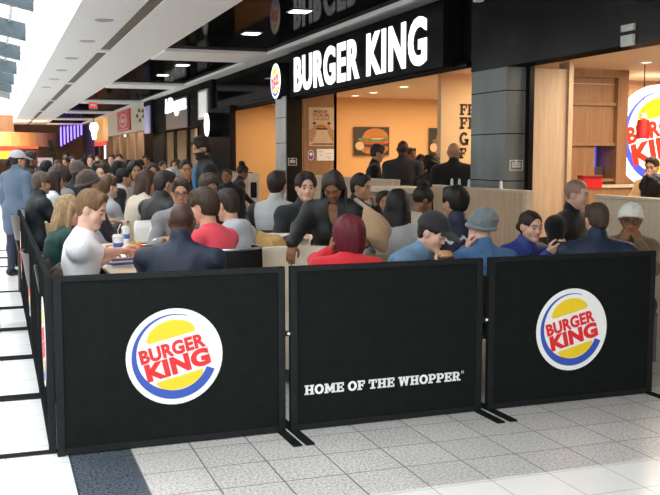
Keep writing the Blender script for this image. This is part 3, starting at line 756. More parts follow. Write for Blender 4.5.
# ceiling lamps and fittings
def downlight(x, y, z, label, r=.075, mt=lamp_cool, group=None, ring=True):
    t = thing('downlight', label, 'ceiling light', (x, y, z - .012), 0, group)
    b = MB(); b.lathe([(r * .8, .012), (r * .8, 0), (r, -.004), (r * 1.18, .004), (r * 1.18, .012)], n=20); b.build('ring', plaster if ring else steel, t, True)
    b = MB(); b.lathe([(0, .004), (r * .8, .004), (r * .8, .010), (0, .010)], n=20); b.build('diffuser', mt, t)
unlit = mat('frosted_lamp_off', (.5, .5, .48), .3)
names = ['nearest', 'second', 'third', 'fourth', 'fifth', 'sixth']
for n_, (x, y) in zip(names, [(1.62, 14.75), (1.62, 17.5), (1.58, 20.6), (1.56, 23.5), (1.55, 26.3), (1.5, 29.4)]):
    downlight(x, y, CZ, f'{n_} round downlight in the white ceiling beside the skylight', .12, unlit, 'downlights along the white ceiling', False)
for n_, (x, y) in zip(names, [(4.19, 13.1), (4.16, 15.7), (4.1, 21.6), (4.12, 24.4)]):
    t = thing('panel_light', f'{n_} lit oblong lamp set in the glossy black ceiling panels', 'ceiling light', (x, y, CZ + .03), 0, 'lamps in the black ceiling panels')
    b = MB(); b.box(-.16, .16, -.16, .16, -.012, -.001, bev=.004); b.build('rim', steel, t)
    b = MB(); b.box(-.13, .13, -.13, .13, -.018, -.012); b.build('diffuser', lamp_cool, t)

# ------------------------------------------------------------------ right-hand front: the restaurant
# dark fascias and lintels
m = MB()
m.box(5.5, 5.78, 1.5, 10.36, 2.62, CZ)              # near lintel above the wood wall
m.box(5.62, 5.85, 10.36, 27.3, 2.76, CZ)            # behind the long sign and beyond
m.box(5.85, 6.0, 1.5, 27.3, 2.82, CZ)
struct('wall_right_fascia', m, fascia)
m = MB(); m.box(5.56, 5.62, 18.9, 24.9, 2.80, 3.5); struct('trim_1', m, gloss_black)
m = MB(); m.tube([(5.5, 10.4, 2.72), (5.5, 18.9, 2.72)], .045, 12); m.box(5.53, 5.62, 10.36, 18.9, 2.70, 2.78); struct('trim_2', m, black_paint)
m = MB(); m.box(5.74, 5.8, 9.40, 9.49, 0, 2.62); struct('trim_3', m, black_paint)
m = MB(); m.box(5.5, 5.8, -4, 2.8, 0, CZ); m.box(5.5, 6.4, -4, 2.8, CZ, CZ + .12); struct('wall_right_light_block', m, fascia)  # unseen wall and roof strip, added to block light from the right
# columns
def column(x0, x1, y0, y1, name, mt):
    m = MB(); m.box(x0, x1, y0, y1, 0, 2.615 if y0 < 12 else 2.755); zz = [0, 1.32, 1.86, 2.35, 2.62]
    m.mi = 1
    for z in zz[1:-1]: m.box(x0 - .002, x1 + .002, y0 - .002, y1 + .002, z - .006, z + .006)
    o = m.build(name, [mt, black_paint]); o['kind'] = 'structure'; return o
column(5.5, 5.745, 9.5, 10.34, 'wall_right_column_near', col_stone)
column(5.28, 5.6, 17.42, 18.12, 'wall_right_column_mid', mat('pale_glazed_panel', (.33, .355, .35), .25, var=.15, scale=1.5))
m = MB(); m.box(5.30, 5.60, 17.38, 17.415, 0, 2.76); struct('trim_4', m, fascia)
m = MB(); m.box(5.45, 5.6, 22.7, 24.9, 0, 2.85); struct('wall_right_column_far', m, fascia)
# little framed notices on the columns
def col_notice(x, y, z, w, h, label):
    t = thing('column_notice', label, 'sign', (x, y, z))
    b = MB(); e = .008
    for bx in ((-w / 2, w / 2, h / 2 - e, h / 2), (-w / 2, w / 2, -h / 2, -h / 2 + e), (-w / 2, -w / 2 + e, -h / 2, h / 2), (w / 2 - e, w / 2, -h / 2, h / 2)): b.box(bx[0], bx[1], -.006, -.001, bx[2], bx[3])
    b.build('frame', plaster, t)
    b = MB(); b.lathe([(0, -.006), (.014, -.006), (.014, -.001), (0, -.001)], (0, 0, h * .42), 12, 'Y')
    for k in range(3): b.box(-w * .33, w * .33, -.006, -.001, .02 - k * .022, .032 - k * .022)
    b.build('print', plaster, t)
col_notice(5.64, 9.5, 1.50, .17, .12, 'small white outlined notice on the near grey column')
col_notice(5.40, 17.38, 1.50, .17, .14, 'small white outlined notice on the dark column by the poster')
# the wood wall behind the near opening, and the recess with shelves
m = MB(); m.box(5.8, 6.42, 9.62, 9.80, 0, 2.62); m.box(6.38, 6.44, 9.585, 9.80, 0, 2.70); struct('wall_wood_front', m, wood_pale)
m = MB()
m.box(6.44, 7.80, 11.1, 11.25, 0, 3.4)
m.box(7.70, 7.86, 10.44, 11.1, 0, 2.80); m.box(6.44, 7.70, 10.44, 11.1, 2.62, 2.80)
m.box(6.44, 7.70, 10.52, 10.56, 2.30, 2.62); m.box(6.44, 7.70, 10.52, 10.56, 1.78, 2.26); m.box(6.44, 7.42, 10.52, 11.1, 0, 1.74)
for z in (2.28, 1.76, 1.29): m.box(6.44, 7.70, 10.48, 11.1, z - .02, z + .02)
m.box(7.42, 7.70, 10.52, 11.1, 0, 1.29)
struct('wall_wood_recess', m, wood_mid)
m = MB(); m.box(6.6, 7.7, 10.514, 10.522, 2.535, 2.545); struct('trim_7', m, wood_cream)
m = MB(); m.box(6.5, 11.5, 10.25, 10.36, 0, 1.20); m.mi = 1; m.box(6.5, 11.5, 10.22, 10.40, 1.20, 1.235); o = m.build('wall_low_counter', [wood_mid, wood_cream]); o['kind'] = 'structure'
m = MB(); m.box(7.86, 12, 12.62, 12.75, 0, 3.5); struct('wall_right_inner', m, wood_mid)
m = MB(); m.box(5.8, 14, 3, 10.4, 2.72, 2.8); m.box(7.7, 14, 10.4, 12.7, 2.80, 2.88); struct('ceiling_near_room', m, inner_ceiling)
m = MB(); m.box(11.9, 12, 2.9, 12.7, 0, 3.4); m.box(5.8, 12, 2.8, 2.9, 0, 3.4); struct('wall_near_room', m, wood_pale)
# middle opening
m = MB(); m.box(6.30, 14, 19.0, 19.12, 0, 2.95); struct('wall_back_orange', m, orange_wall)
m = MB(); m.box(6.3, 14, 18.96, 18.998, 0, 1.13); struct('trim_5', m, wood_mid)
m = MB(); m.box(6.40, 9.4, 13.0, 13.12, 0, 2.95); struct('wall_lettered', m, tan_wall)
m = MB(); m.box(5.62, 6.30, 17.36, 17.42, 0, 2.9); m.box(6.24, 6.30, 17.36, 19.0, 0, 2.9); struct('wall_poster', m, wood_mid)
m = MB(); m.box(5.86, 14, 10.7, 19.1, 2.85, 2.93); m.box(5.86, 14, 19.1, 25, 2.95, 3.02); struct('ceiling_inner', m, inner_ceiling)
m = MB(); m.box(5.85, 14, 24.0, 24.12, 0, 3.0); struct('wall_left_room', m, orange_wall)
m = MB(); m.box(13.9, 14, 12.7, 24, 0, 3.0); struct('wall_side_inner', m, tan_wall)
for n_, (x, y) in zip(['first', 'second', 'third', 'far right'], [(7.01, 18.2), (7.01, 17.2), (6.94, 15.6), (9.1, 18.5)]):
    downlight(x, y, 2.85, f'{n_} lit warm downlight in the ceiling before the orange wall', .10, lamp_warm, 'lit downlights inside the restaurant')
downlight(7.32, 9.4, 2.72, 'warm downlight in the ceiling above the red pendant', .07, lamp_warm)

# ------------------------------------------------------------------ the round badge
red = mat('badge_red', (.72, .018, .02), .45, var=.02); yel = mat('badge_yellow', (.85, .60, .015), .45, var=.02); blu = mat('badge_blue', (.032, .085, .42), .45, var=.02); wht = mat('badge_white', (.85, .85, .84), .45, var=.01)
Ered = mat('lit_red', (.8, .03, .015), .4, emit=.9, ecol=(1, .05, .02)); Eyel = mat('lit_yellow', (.95, .75, .0), .4, emit=1.1, ecol=(1, .8, .02)); Eblu = mat('lit_blue', (.06, .1, .7), .4, emit=.9, ecol=(.08, .1, .9)); Ewht = mat('lit_badge_white', (.9, .9, .9), .4, emit=1.5, ecol=(1, 1, 1))
def badge(parent, M, R, lit=False, name='badge', d=.0012, tk=1.):
    b = MB(); e = d
    circ = lambda r, cx, cy, a0, a1, n: [(cx + r * math.cos(a0 + (a1 - a0) * k / n), cy + r * math.sin(a0 + (a1 - a0) * k / n)) for k in range(n + 1)]
    b.mi = 0; b.poly(circ(R, 0, 0, 0, 2 * PI, 48)[:-1], M, e)
    L = lambda k: M @ Matrix.Translation((0, 0, e * k))
    # crescent: thin at the top, heavy along the bottom right
    a0, a1 = math.radians(72), math.radians(339); n = 40; q = []
    for k in range(n + 1):
        t = k / n; a = a0 + (a1 - a0) * t; th = R * (.014 + .165 * min(1, t * 1.5) ** 1.3)
        q.append(((R * .885) * math.cos(a), R * .885 * math.sin(a), (R * .885 - th) * math.cos(a), (R * .885 - th) * math.sin(a)))
    b.mi = 1
    vs = [L(1) @ Vector((p[0], p[1], e)) for p in q] + [L(1) @ Vector((p[2], p[3], e)) for p in q]
    b.add(vs, [(k, k + 1, n + 2 + k, n + 1 + k) for k in range(n)])
    T = math.radians(13); RM = Matrix.Rotation(T, 4, 'Z')
    b.mi = 2
    top = [(R * .52 * math.cos(a) + .0 * R, R * (.40 + .36 * math.sin(a))) for a in np.linspace(0, PI, 22)]; top = [(R * .48, R * .40)] + top[1:-1] + [(-R * .48, R * .40)]
    b.poly(top, L(1) @ RM @ Matrix.Translation((R * .03, 0, 0)), e)
    bot = [(R * .50 * math.cos(a), R * (-.42 + .27 * math.sin(a))) for a in np.linspace(PI, 2 * PI, 22)]
    b.poly(bot, L(1) @ RM @ Matrix.Translation((R * .0, 0, 0)), e)
    b.mi = 3
    put_text(b, 'BURGER', L(2) @ RM @ Matrix.Translation((-R * .70 * tk, R * .02, 0)), R * 1.38 * tk, R * .30 * tk, e, .048, 1.05)
    put_text(b, 'KING', L(2) @ RM @ Matrix.Translation((-R * .66 * tk, -R * .37 * tk, 0)), R * 1.36 * tk, R * .38 * tk, e, .06, 1.06)
    return b.build(name, [Ewht, Eblu, Eyel, Ered] if lit else [wht, blu, yel, red], parent)

# long lit sign over the opening
sg = thing('long_sign', 'long black sign box with big white lit letters over the opening', 'sign', (5.32, 14.2, 2.72))
b = MB(); b.box(.0, .3, -3.42, 3.1, 0, .84, bev=.01); b.build('box', black_paint, sg)
M = frame((5.318, 16.95, 2.79), (0, -1, 0), (0, 0, 1))
vs, fs = text_geo('BURGER KING', 5.72, .64, .018, .034, 1.13)
sig_inv = Matrix.Translation((-5.32, -14.2, -2.72))
for lv, lf in islands(vs, fs):
    b = MB(); b.add([sig_inv @ M @ Vector(v) for v in lv], lf); b.build('letter', lit_white, sg)
b = MB(); b.lathe([(.022, 0), (.03, 0), (.03, .02), (.022, .02), (.022, 0)], (-.02, -2.86, .12), 14, 'X'); b.build('registered_mark', lit_white, sg)
# round blade sign
def blade(x, y, z, R, label, d=.34, full=True):
    t = thing('round_sign', label, 'sign', (x, y, z))
    b = MB(); b.lathe([(0, d), (R, d), (R, .03), (R * .97, 0), (0, 0)], n=36, axis='X'); b.build('drum', black_metal, t, True)
    b = MB(); b.box(d, 5.75 - x, -.05, .05, -.06, .06); b.build('bracket', black_metal, t)
    badge(t, frame((-.001, 0, 0), (0, -1, 0), (0, 0, 1)), R * .96, True, 'lit_face', .003)
    return t
blade(5.2, 17.82, 3.06, .35, 'round lit sign on black drum left of the long sign')
t = thing('round_sign', 'plain white round lit sign on the dark column further along', 'sign', (5.1, 23.7, 2.4))
b = MB(); b.lathe([(0, .34), (.31, .34), (.31, 0), (0, 0)], n=32, axis='X'); b.build('drum', black_metal, t, True)
b = MB(); b.lathe([(0, -.02), (.29, -.02), (.30, 0), (0, 0)], n=32, axis='X'); b.build('lit_face', lit_white, t, True)
b = MB(); b.box(.34, .40, -.05, .05, -.06, .06); b.build('bracket', black_metal, t)
# big lit disc inside on the right, cut off by the frame
t = thing('wall_disc', 'huge lit round sign on the wooden wall inside at far right', 'sign', tuple(survey(661, 137, 14.1)))
b = MB(); b.lathe([(0, .1), (.775, .1), (.775, 0), (0, 0)], n=48, axis='Y'); b.build('drum', Ewht, t, True)
badge(t, frame((0, -.002, 0), (1, 0, 0), (0, 0, 1)), .77, True, 'lit_face', .004, 1.12)
# pendant lamp in front of it
p = survey(643, 129, 11.6)
t = thing('pendant_lamp', 'red pendant lamp hanging before the huge lit round sign', 'pendant lamp', tuple(p))
b = MB(); b.lathe([(.04, .12), (.072, .11), (.084, -.12), (.079, -.12), (.067, .10), (.035, .112)], n=24); b.build('shade', mat('red_lamp_shade', (.42, .015, .015), .35), t, True)
b = MB(); b.lathe([(0, .2), (.045, .19), (.05, .13), (0, .12)], n=16); b.build('cap', wood_cream, t, True)
b = MB(); b.tube([(0, 0, .19), (0, 0, 2.80 - p[2])], .006, 6); b.build('cord', black_paint, t)
b = MB(); b.lathe([(0, -.06), (.03, -.08), (.035, -.12), (.02, -.145), (0, -.15)], n=14); b.build('bulb', lamp_warm, t, True)
# posters and lettering inside
def poster(x0, x1, y, z0, z1, label, paint, mats, cat='poster'):
    t = thing('poster', label, cat, ((x0 + x1) / 2, y, (z0 + z1) / 2)); w, h = (x1 - x0) / 2, (z1 - z0) / 2
    b = MB(); b.box(-w, w, -.02, 0, -h, h); b.build('board', mats[0], t)
    b = MB(); paint(b, w, h); b.build('print', mats, t)
food = [mat('print_dark', (.03, .02, .012), .5), mat('print_bun', (.42, .15, .025), .5, var=.2, scale=14), mat('print_tomato', (.45, .06, .02), .5, var=.2, scale=18), mat('print_lettuce', (.12, .16, .03), .5, var=.25, scale=20), mat('print_cream', (.6, .42, .25), .5), mat('print_meat', (.07, .025, .012), .5, var=.2, scale=20)]
def F2(mi, pts):
    return mi, pts
def burger_print(b, w, h):
    def blob(mi, cx, cz, rx_, rz_2, k, a0=0, a1=2 * PI):
        b.mi = mi; n = 20; pts = [(cx * w + rx_ * w * math.cos(a0 + (a1 - a0) * i / n), cz * h + rz_2 * h * math.sin(a0 + (a1 - a0) * i / n)) for i in range(n + (0 if a1 - a0 > 6.2 else 1))]
        pts = [(max(-w, min(w, x)), max(-h, min(h, z))) for x, z in pts]
        b.poly(pts, frame((0, -.020 - .0015 * k, 0), (1, 0, 0), (0, 0, 1)), .0015)
    blob(1, .15, -.55, .8, .4, 1); blob(5, .15, -.25, .85, .22, 2); blob(2, .15, -.05, .85, .2, 3); blob(3, .1, .12, .9, .2, 4); blob(4, .3, .2, .4, .08, 5); blob(1, .2, .2, .75, .7, 6, 0, PI); blob(4, -.7, -.35, .25, .3, 7)
poster(7.27, 8.085, 18.955, 1.63, 2.235, 'burger photograph poster on the orange wall behind the standing men', burger_print, food)
poster(9.04, 9.75, 18.955, 1.59, 2.225, 'burger poster on the orange wall, half hidden by the lettered wall', burger_print, food)
pp = [mat('paper_tan', (.62, .44, .29), .6, var=.05), mat('ink_brown', (.035, .02, .012), .6), mat('ink_red', (.40, .06, .035), .6), mat('ink_olive', (.2, .2, .06), .6), food[1], food[5], food[4], mat('hand_print', (.48, .24, .12), .6)]
def hands_print(b, w, h):
    P = lambda k: frame((0, -.020 - .0015 * k, 0), (1, 0, 0), (0, 0, 1))
    T = lambda mi, s, x, z, ww, hh: (setattr(b, 'mi', mi), put_text(b, s, P(1) @ Matrix.Translation((x, z, 0)), ww, hh, .0015, .03))
    T(1, 'MADE BY', -.6 * w, h * .72, w * 1.1, h * .13); T(2, 'YOUR', -.75 * w, h * .50, w * 1.4, h * .19); T(3, 'OUR HANDS', -.68 * w, h * .33, w * 1.3, h * .13)
    b.mi = 1; b.poly([(-.9 * w, -.92 * h), (.95 * w, -.92 * h), (.95 * w, -.86 * h), (-.6 * w, -.86 * h), (-.3 * w, .18 * h), (-.6 * w, .18 * h)][:4], P(1), .0015)
    b.mi = 6; b.box(-.5 * w, .55 * w, -.0235, -.022, .0, .2 * h); b.mi = 1; b.box(-.68 * w, -.45 * w, -.0245, -.022, .12 * h, .24 * h); b.box(.48 * w, .72 * w, -.0245, -.022, .12 * h, .24 * h)
    b.mi = 4; b.poly([(-.4 * w, -.06 * h), (.42 * w, -.06 * h), (.38 * w, .05 * h), (.1 * w, .11 * h), (-.15 * w, .11 * h), (-.38 * w, .05 * h)], P(3), .0015)
    b.mi = 5; b.box(-.42 * w, .46 * w, -.028, -.0265, -.15 * h, -.06 * h)
    b.mi = 7; b.poly([(-1 * w, -.75 * h), (-.75 * w, -.8 * h), (-.42 * w, -.3 * h), (-.4 * w, .05 * h), (-.55 * w, .14 * h), (-.75 * w, -.1 * h), (-1 * w, -.2 * h)], P(3), .0015); b.poly([(1 * w, -.75 * h), (.8 * w, -.7 * h), (.5 * w, -.3 * h), (.45 * w, .05 * h), (.6 * w, .14 * h), (.8 * w, -.1 * h), (1 * w, -.2 * h)], P(3), .0015)
poster(5.72, 6.235, 17.36, 1.80, 2.545, 'tan poster of hands holding a burger, on wood beside the column', hands_print, pp)
def notice_print(b, w, h):
    b.mi = 1
    for k, (x0, x1) in enumerate(((-.8, -.3), (.1, .7), (-.7, -.35), (.0, .6), (.3, .7))): b.box(x0 * w, x1 * w, -.0225, -.0205, h * (.5 - .3 * k), h * (.58 - .3 * k))
poster(5.885, 6.235, 17.36, 1.52, 1.745, 'white paper notice below the hands poster', notice_print, [wht, mat('ink_grey', (.35, .33, .3), .6)], 'notice')
t = thing('round_sticker', 'red and blue oval sticker below the hands poster', 'sticker', (5.765, 17.36, 1.625))
b = MB(); b.poly([(.062 * math.cos(a), .1 * math.sin(a)) for a in np.linspace(0, 2 * PI, 28)[:-1]], frame((0, -.006, 0), (1, 0, 0), (0, 0, 1)), .005); b.build('disc', wht, t)
b = MB(); b.mi = 0; b.poly([(.052 * math.cos(a), .086 * math.sin(a)) for a in np.linspace(0, 2 * PI, 28)[:-1]], frame((0, -.0112, 0), (1, 0, 0), (0, 0, 1)), .002); b.mi = 1; b.poly([(-.03, .03), (0, .055), (.03, .03), (.035, 0), (0, -.01), (-.035, 0)], frame((0, -.0135, 0), (1, 0, 0), (0, 0, 1)), .002); b.mi = 2; b.box(-.02, .02, -.0158, -.0135, -.05, -.015); b.build('emblem', [blu, wht, red], t)

# slab lettering (my own outlines) for the printed line and the tan wall
def slab(ch):
    R = lambda x0, y0, x1, y1: [(x0, y0), (x1, y0), (x1, y1), (x0, y1)]
    ring = lambda cx, cy, ra, rb, ia, ib, a0=0, a1=2 * PI, n=20: [[(cx + ra * math.cos(p), cy + rb * math.sin(p)), (cx + ra * math.cos(q), cy + rb * math.sin(q)), (cx + ia * math.cos(q), cy + ib * math.sin(q)), (cx + ia * math.cos(p), cy + ib * math.sin(p))] for p, q in [(a0 + (a1 - a0) * i / n, a0 + (a1 - a0) * (i + 1) / n) for i in range(n)]]
    S = .17
    if ch == 'H': return 1.0, [R(.1, 0, .36, 1), R(.64, 0, .9, 1), R(.3, .42, .7, .58), R(0, 0, .46, S), R(.54, 0, 1, S), R(0, 1 - S, .46, 1), R(.54, 1 - S, 1, 1)]
    if ch == 'O': return .98, ring(.49, .5, .49, .52, .22, .30)
    if ch == 'M': return 1.2, [R(.1, 0, .34, 1), R(.86, 0, 1.1, 1), [(.1, 1), (.38, 1), (.68, .3), (.52, .12)], [(1.1, 1), (.82, 1), (.52, .3), (.68, .12)], R(0, 0, .44, S), R(.76, 0, 1.2, S), R(0, 1 - S, .3, 1), R(.9, 1 - S, 1.2, 1)]
    if ch == 'E': return .86, [R(.1, 0, .36, 1), R(0, 0, .84, S), R(0, 1 - S, .84, 1), R(.3, .42, .62, .58), R(.68, 0, .84, .34), R(.68, .66, .84, 1), R(.54, .34, .66, .66)]
    if ch == 'F': return .82, [R(.1, 0, .36, 1), R(0, 0, .5, S), R(0, 1 - S, .82, 1), R(.3, .42, .6, .58), R(.66, .62, .82, 1), R(.52, .34, .64, .66)]
    if ch == 'T': return .92, [R(.33, 0, .59, 1), R(.18, 0, .74, S), R(0, 1 - S, .92, 1), R(0, .6, .15, 1), R(.77, .6, .92, 1)]
    if ch == 'W': return 1.3, [[(.08, 1), (.36, 1), (.48, 0), (.28, 0)], [(.56, 1), (.74, 1), (.48, 0), (.34, 0)], [(.56, 1), (.74, 1), (.98, 0), (.84, 0)], [(1.22, 1), (.94, 1), (.82, 0), (1.02, 0)], R(0, 1 - S, .46, 1), R(.84, 1 - S, 1.3, 1)]
    if ch == 'P': return .88, [R(.1, 0, .36, 1), R(0, 0, .52, S), R(0, 1 - S, .5, 1), R(.3, .36, .5, .52)] + ring(.5, .68, .38, .32, .14, .15, -PI / 2, PI / 2, 12)
    if ch == 'R': return 1.0, [R(.1, 0, .36, 1), R(0, 0, .48, S), R(0, 1 - S, .5, 1), R(.3, .40, .5, .54)] + ring(.5, .70, .38, .30, .14, .14, -PI / 2, PI / 2, 12) + [[(.46, .46), (.70, .46), (.90, 0), (.64, 0)], R(.6, 0, 1.0, S)]
    if ch == 'G': return .98, ring(.49, .5, .49, .52, .22, .30, .7, 2 * PI - .15, 20) + [R(.52, .34, .98, .5), R(.72, .02, .92, .4)]
    if ch == 'I': return .5, [R(.12, 0, .38, 1), R(0, 0, .5, S), R(0, 1 - S, .5, 1)]
    return .42, []
def slab_text(s, M, w, h, d, mt, parent):
    x = 0; items = []
    for ch in s:
        if ch == ' ': x += .36; continue
        adv, ps = slab(ch); items.append([[(px + x, py) for px, py in p] for p in ps]); x += adv + .06
    k = w / (x - .06)
    for ps in items:
        b = MB()
        for p in ps: b.poly([(px * k, py * h) for px, py in p], M, d)
        b.build('letter', mt, parent)
t = thing('wall_lettering', 'dark brown slab letters painted on the tan wall by the column', 'lettering', (6.715, 13.0, 1.5))
ink = pp[1]
for s, x, z, w, h in (('FR', 0, .73, .28, .17), ('FI', 0, .52, .22, .18), ('G', 0, .27, .16, .20), ('F', 0, .07, .12, .16)):
    slab_text(s, frame((x, -.004, z), (1, 0, 0), (0, 0, 1)), w, h, .003, ink, t)

# partitions along the open front
def partition(x, y0, y1, h, label, panel, edge, th=.07):
    t = thing('partition', label, 'partition', (x, (y0 + y1) / 2, 0)); l = (y1 - y0) / 2
    b = MB(); b.box(-th / 2, th / 2, -l, l, .0, h - .03); b.build('panel', panel, t)
    b = MB(); b.box(-th / 2 - .015, th / 2 + .015, -l - .015, l + .015, h - .03, h, bev=.006); b.build('cap', edge, t)
    b = MB(); b.box(-th / 2 - .01, th / 2 + .01, -l - .012, -l + .05, 0, h - .03); b.build('end_post', edge, t)
    return t
partition(5.33, 8.7, 10.95, 1.24, 'pale oak partition standing in front of the near grey column', wood_pale, wood_cream)
partition(5.24, 12.0, 15.9, 1.28, 'pale oak partition before the standing men', wood_pale, wood_cream)
partition(5.25, 20.0, 22.4, 1.26, 'wooden partition in front of the orange room at left', wood_mid, dark_wood)
partition(5.42, 5.7, 7.6, 1.24, 'cream partition at the right edge beside the white knit hat', wood_cream, wood_cream)
for n_, y in zip(('leftmost', 'second', 'third', 'rightmost'), (10.5, 10.3, 10.05, 9.3)):
    b = MB(); b.tube([(0, 0, 0), (0, 0, .07), (0, 0, .09)], [.02, .016, .008], 10); o = b.build('white_glint', wht, None, True, (5.33, y, 1.24)); tag(o, f'{n_} of the small white light reflections modelled along the oak partition top', 'glint', 'modelled light reflections on the partition')  # reflections of lights modelled as small white stubs
t = thing('post_panel', 'pale wooden end panel with a black square plate', 'partition', (*survey(254, 200, 17.0)[:2], 0), -TH)
b = MB(); b.box(-.1, .1, -.06, .06, 0, 1.30, bev=.006); b.build('panel', wood_cream, t)
b = MB(); b.box(-.055, .055, -.072, -.06, .86, 1.14); b.build('plate', black_paint, t)
# cabinet for trays with its cream top
t = thing('tray_cabinet', 'grey cabinet with a cream top between the oak partitions', 'cabinet', (5.05, 11.45, 0))
b = MB(); b.box(-.25, .25, -.45, .45, 0, 1.13, bev=.008); b.build('body', mat('grey_laminate', (.2, .215, .22), .4), t)
b = MB(); b.box(-.31, .30, -.50, .50, 1.13, 1.20, bev=.015); b.build('top', cream_leather, t)
for yy in (-.22, .22):
    b = MB(); b.box(-.268, -.25, yy - .2, yy + .2, .1, 1.05, bev=.004); dr = b.build('door', mat('grey_laminate_door', (.23, .245, .25), .4), t)
    b = MB(); b.box(-.275, -.268, yy - .02, yy + .02, .80, .90); b.build('slot', black_paint, dr)
# objects in the wooden recess
t = thing('red_box', 'red box on the wood ledge behind the man in black sweater', 'box', (*survey(590, 185, 10.6)[:2], 1.235))
b = MB(); b.box(-.13, .13, -.05, .05, 0, .15, bev=.008); b.build('box', red, t)
b = MB(); b.box(-.135, .135, -.055, .055, .12, .155, bev=.006); b.build('lid', mat('dark_red', (.28, .01, .012), .4), t)
t = thing('screen', 'grey screen leaning beside a blue panel in the wood recess', 'screen', (7.55, 10.78, 1.31))
b = MB(); b.box(-.10, .02, -.03, .03, .0, .40, rz=.2, bev=.01); b.build('screen', mat('grey_screen', (.12, .115, .11), .35), t)
b = MB(); b.box(.0, .12, .06, .08, .08, .42); b.build('blue_panel', Eblu, t)
b = MB(); b.box(-.06, .12, -.1, -.04, 0, .15, bev=.01); b.build('base', mat('dark_grey_plastic', (.06, .062, .065), .4), t)

# security spotlights on the near lintel
for n_, z in (('upper', 2.77), ('lower', 2.655)):
    b = MB(); b.box(-.03, .0, -.09, .09, -.03 if n_ == 'upper' else -.05, .03 if n_ == 'upper' else .05, bev=.006); o = b.build('sensor_box', mat('pale_grey_plastic', (.62, .66, .6), .5), None, False, (5.5, 7.32, z)); tag(o, f'{n_} small pale sensor box on the dark lintel at far right', 'sensor')
t = thing('ceiling_camera', 'small white camera under the ceiling right of the long sign', 'camera', (5.42, 10.05, CZ))
b = MB(); b.box(-.05, .05, -.05, .05, -.24, -.14, bev=.01); b.build('housing', wht, t)
b = MB(); b.tube([(0, 0, 0), (0, 0, -.14)], .015, 8); b.build('stem', wht, t)

# ------------------------------------------------------------------ shops further along the right side
# script-sign shop
m = MB(); m.box(5.5, 5.8, 24.9, 36.2, 2.45, CZ); m.box(5.5, 5.8, 24.9, 26.9, 0, 2.45)
for y in (26.6, 28.3, 30.5, 32.4): m.box(5.5, 5.58, y, y + .25, 0, 2.45)
m.box(5.4, 5.85, 34.4, 36.4, 0, CZ)
struct('wall_right_shop_black', m, fascia)
m = MB(); m.box(7.0, 7.1, 25, 36.4, 0, 2.9); m.box(5.8, 7.1, 36.3, 36.4, 0, 2.9); struct('wall_right_shop_inside', m, mat('shop_beige', (.50, .40, .28), .7, var=.2, scale=.8))
m = MB(); m.box(5.8, 7.1, 25, 48.5, 2.9, 3.0); struct('ceiling_shops', m, inner_ceiling)
t = thing('shop_sign', 'dark shop sign with white script lettering', 'sign', (5.5, 29.9, 2.95))
b = MB(); b.box(-.06, 0, -1.85, 1.85, -.47, .45); b.build('board', mat('dark_brown_board', (.025, .02, .02), .35), t)
MM = frame((-.06, 1.75, -.08), (0, -1, 0), (0, 0, 1))
for lv, lf in islands(*text_geo('laDogana', 3.5, .62, .05, .02, .98, .15)):
    b = MB(); b.add([MM @ Vector(v) for v in lv], lf); b.build('letter', lit_white, t)
t = thing('light_box', 'narrow pale lit display box on the black shop front', 'sign', (5.5, 25.75, 3.02))
b = MB(); b.box(-.08, 0, -.62, .62, -.40, .40, bev=.01); b.build('frame', steel, t)
b = MB(); b.box(-.085, -.08, -.5, .5, -.34, .34); b.build('face', mat('lit_pale', (.5, .52, .48), .4, emit=.5, ecol=(.8, .85, .8), var=.2, scale=2), t)
t = thing('hanging_screen', 'pale blue lit panel at the corner of the black shop front', 'sign', (5.4, 35.4, 2.95))
b = MB(); b.box(-.06, 0, -.6, .6, -.5, .5, bev=.01); b.build('panel', mat('blue_panel', (.2, .22, .4), .3, emit=.25, ecol=(.5, .55, .9), var=.3, scale=3), t)
# cream front with a red square sign
m = MB(); m.box(5.5, 5.8, 36.4, 49.5, 2.62, CZ); struct('wall_right_shop_cream', m, mat('cream_fascia', (.62, .55, .42), .6, var=.03))
m = MB(); m.box(6.4, 6.5, 36.4, 49.5, 0, 2.95); m.box(5.5, 6.5, 49.4, 49.5, 0, 2.62); struct('wall_right_shop_wood', m, wood_mid)
m = MB()
for y in (37.3, 39.6, 42.2, 44.6, 47.0): m.box(5.5, 5.6, y, y + .22, 0, 2.62)
struct('trim_6', m, chair_wood)
t = thing('square_sign', 'red square shop sign with pale wreath on the cream front', 'sign', (5.5, 42.9, 3.18))
b = MB(); b.box(-.06, 0, -2.1, 2.1, -.45, .45); b.build('board', mat('sign_red', (.55, .04, .045), .5, var=.06), t)
b = MB(); b.lathe([(.23, 0), (.3, 0), (.3, .02), (.23, .02), (.23, 0)], (-.075, 0, 0), 24, 'X')
b.v = [(x, y * 4.2, z) for x, y, z in b.v]
b.box(-.08, -.06, -.6, .6, -.08, .08); b.box(-.08, -.06, -1.7, 1.7, -.4, -.36); b.build('emblem', mat('sign_pink', (.75, .45, .42), .5), t)
t = thing('wall_drawing', 'small dark line drawings on the cream front by the black column', 'lettering', (5.5, 38.2, 3.2))
b = MB()
for k in range(5):
    a = k * 1.2; b.tube([(-.01, math.cos(a) * .9, math.sin(a) * .2), (-.01, math.cos(a) * .9 - .3, math.sin(a) * .2 + .1), (-.01, math.cos(a) * .9 - .5, math.sin(a) * .2 - .03)], .03, 6)
b.build('drawing', mat('drawing_ink', (.1, .06, .03), .6), t)
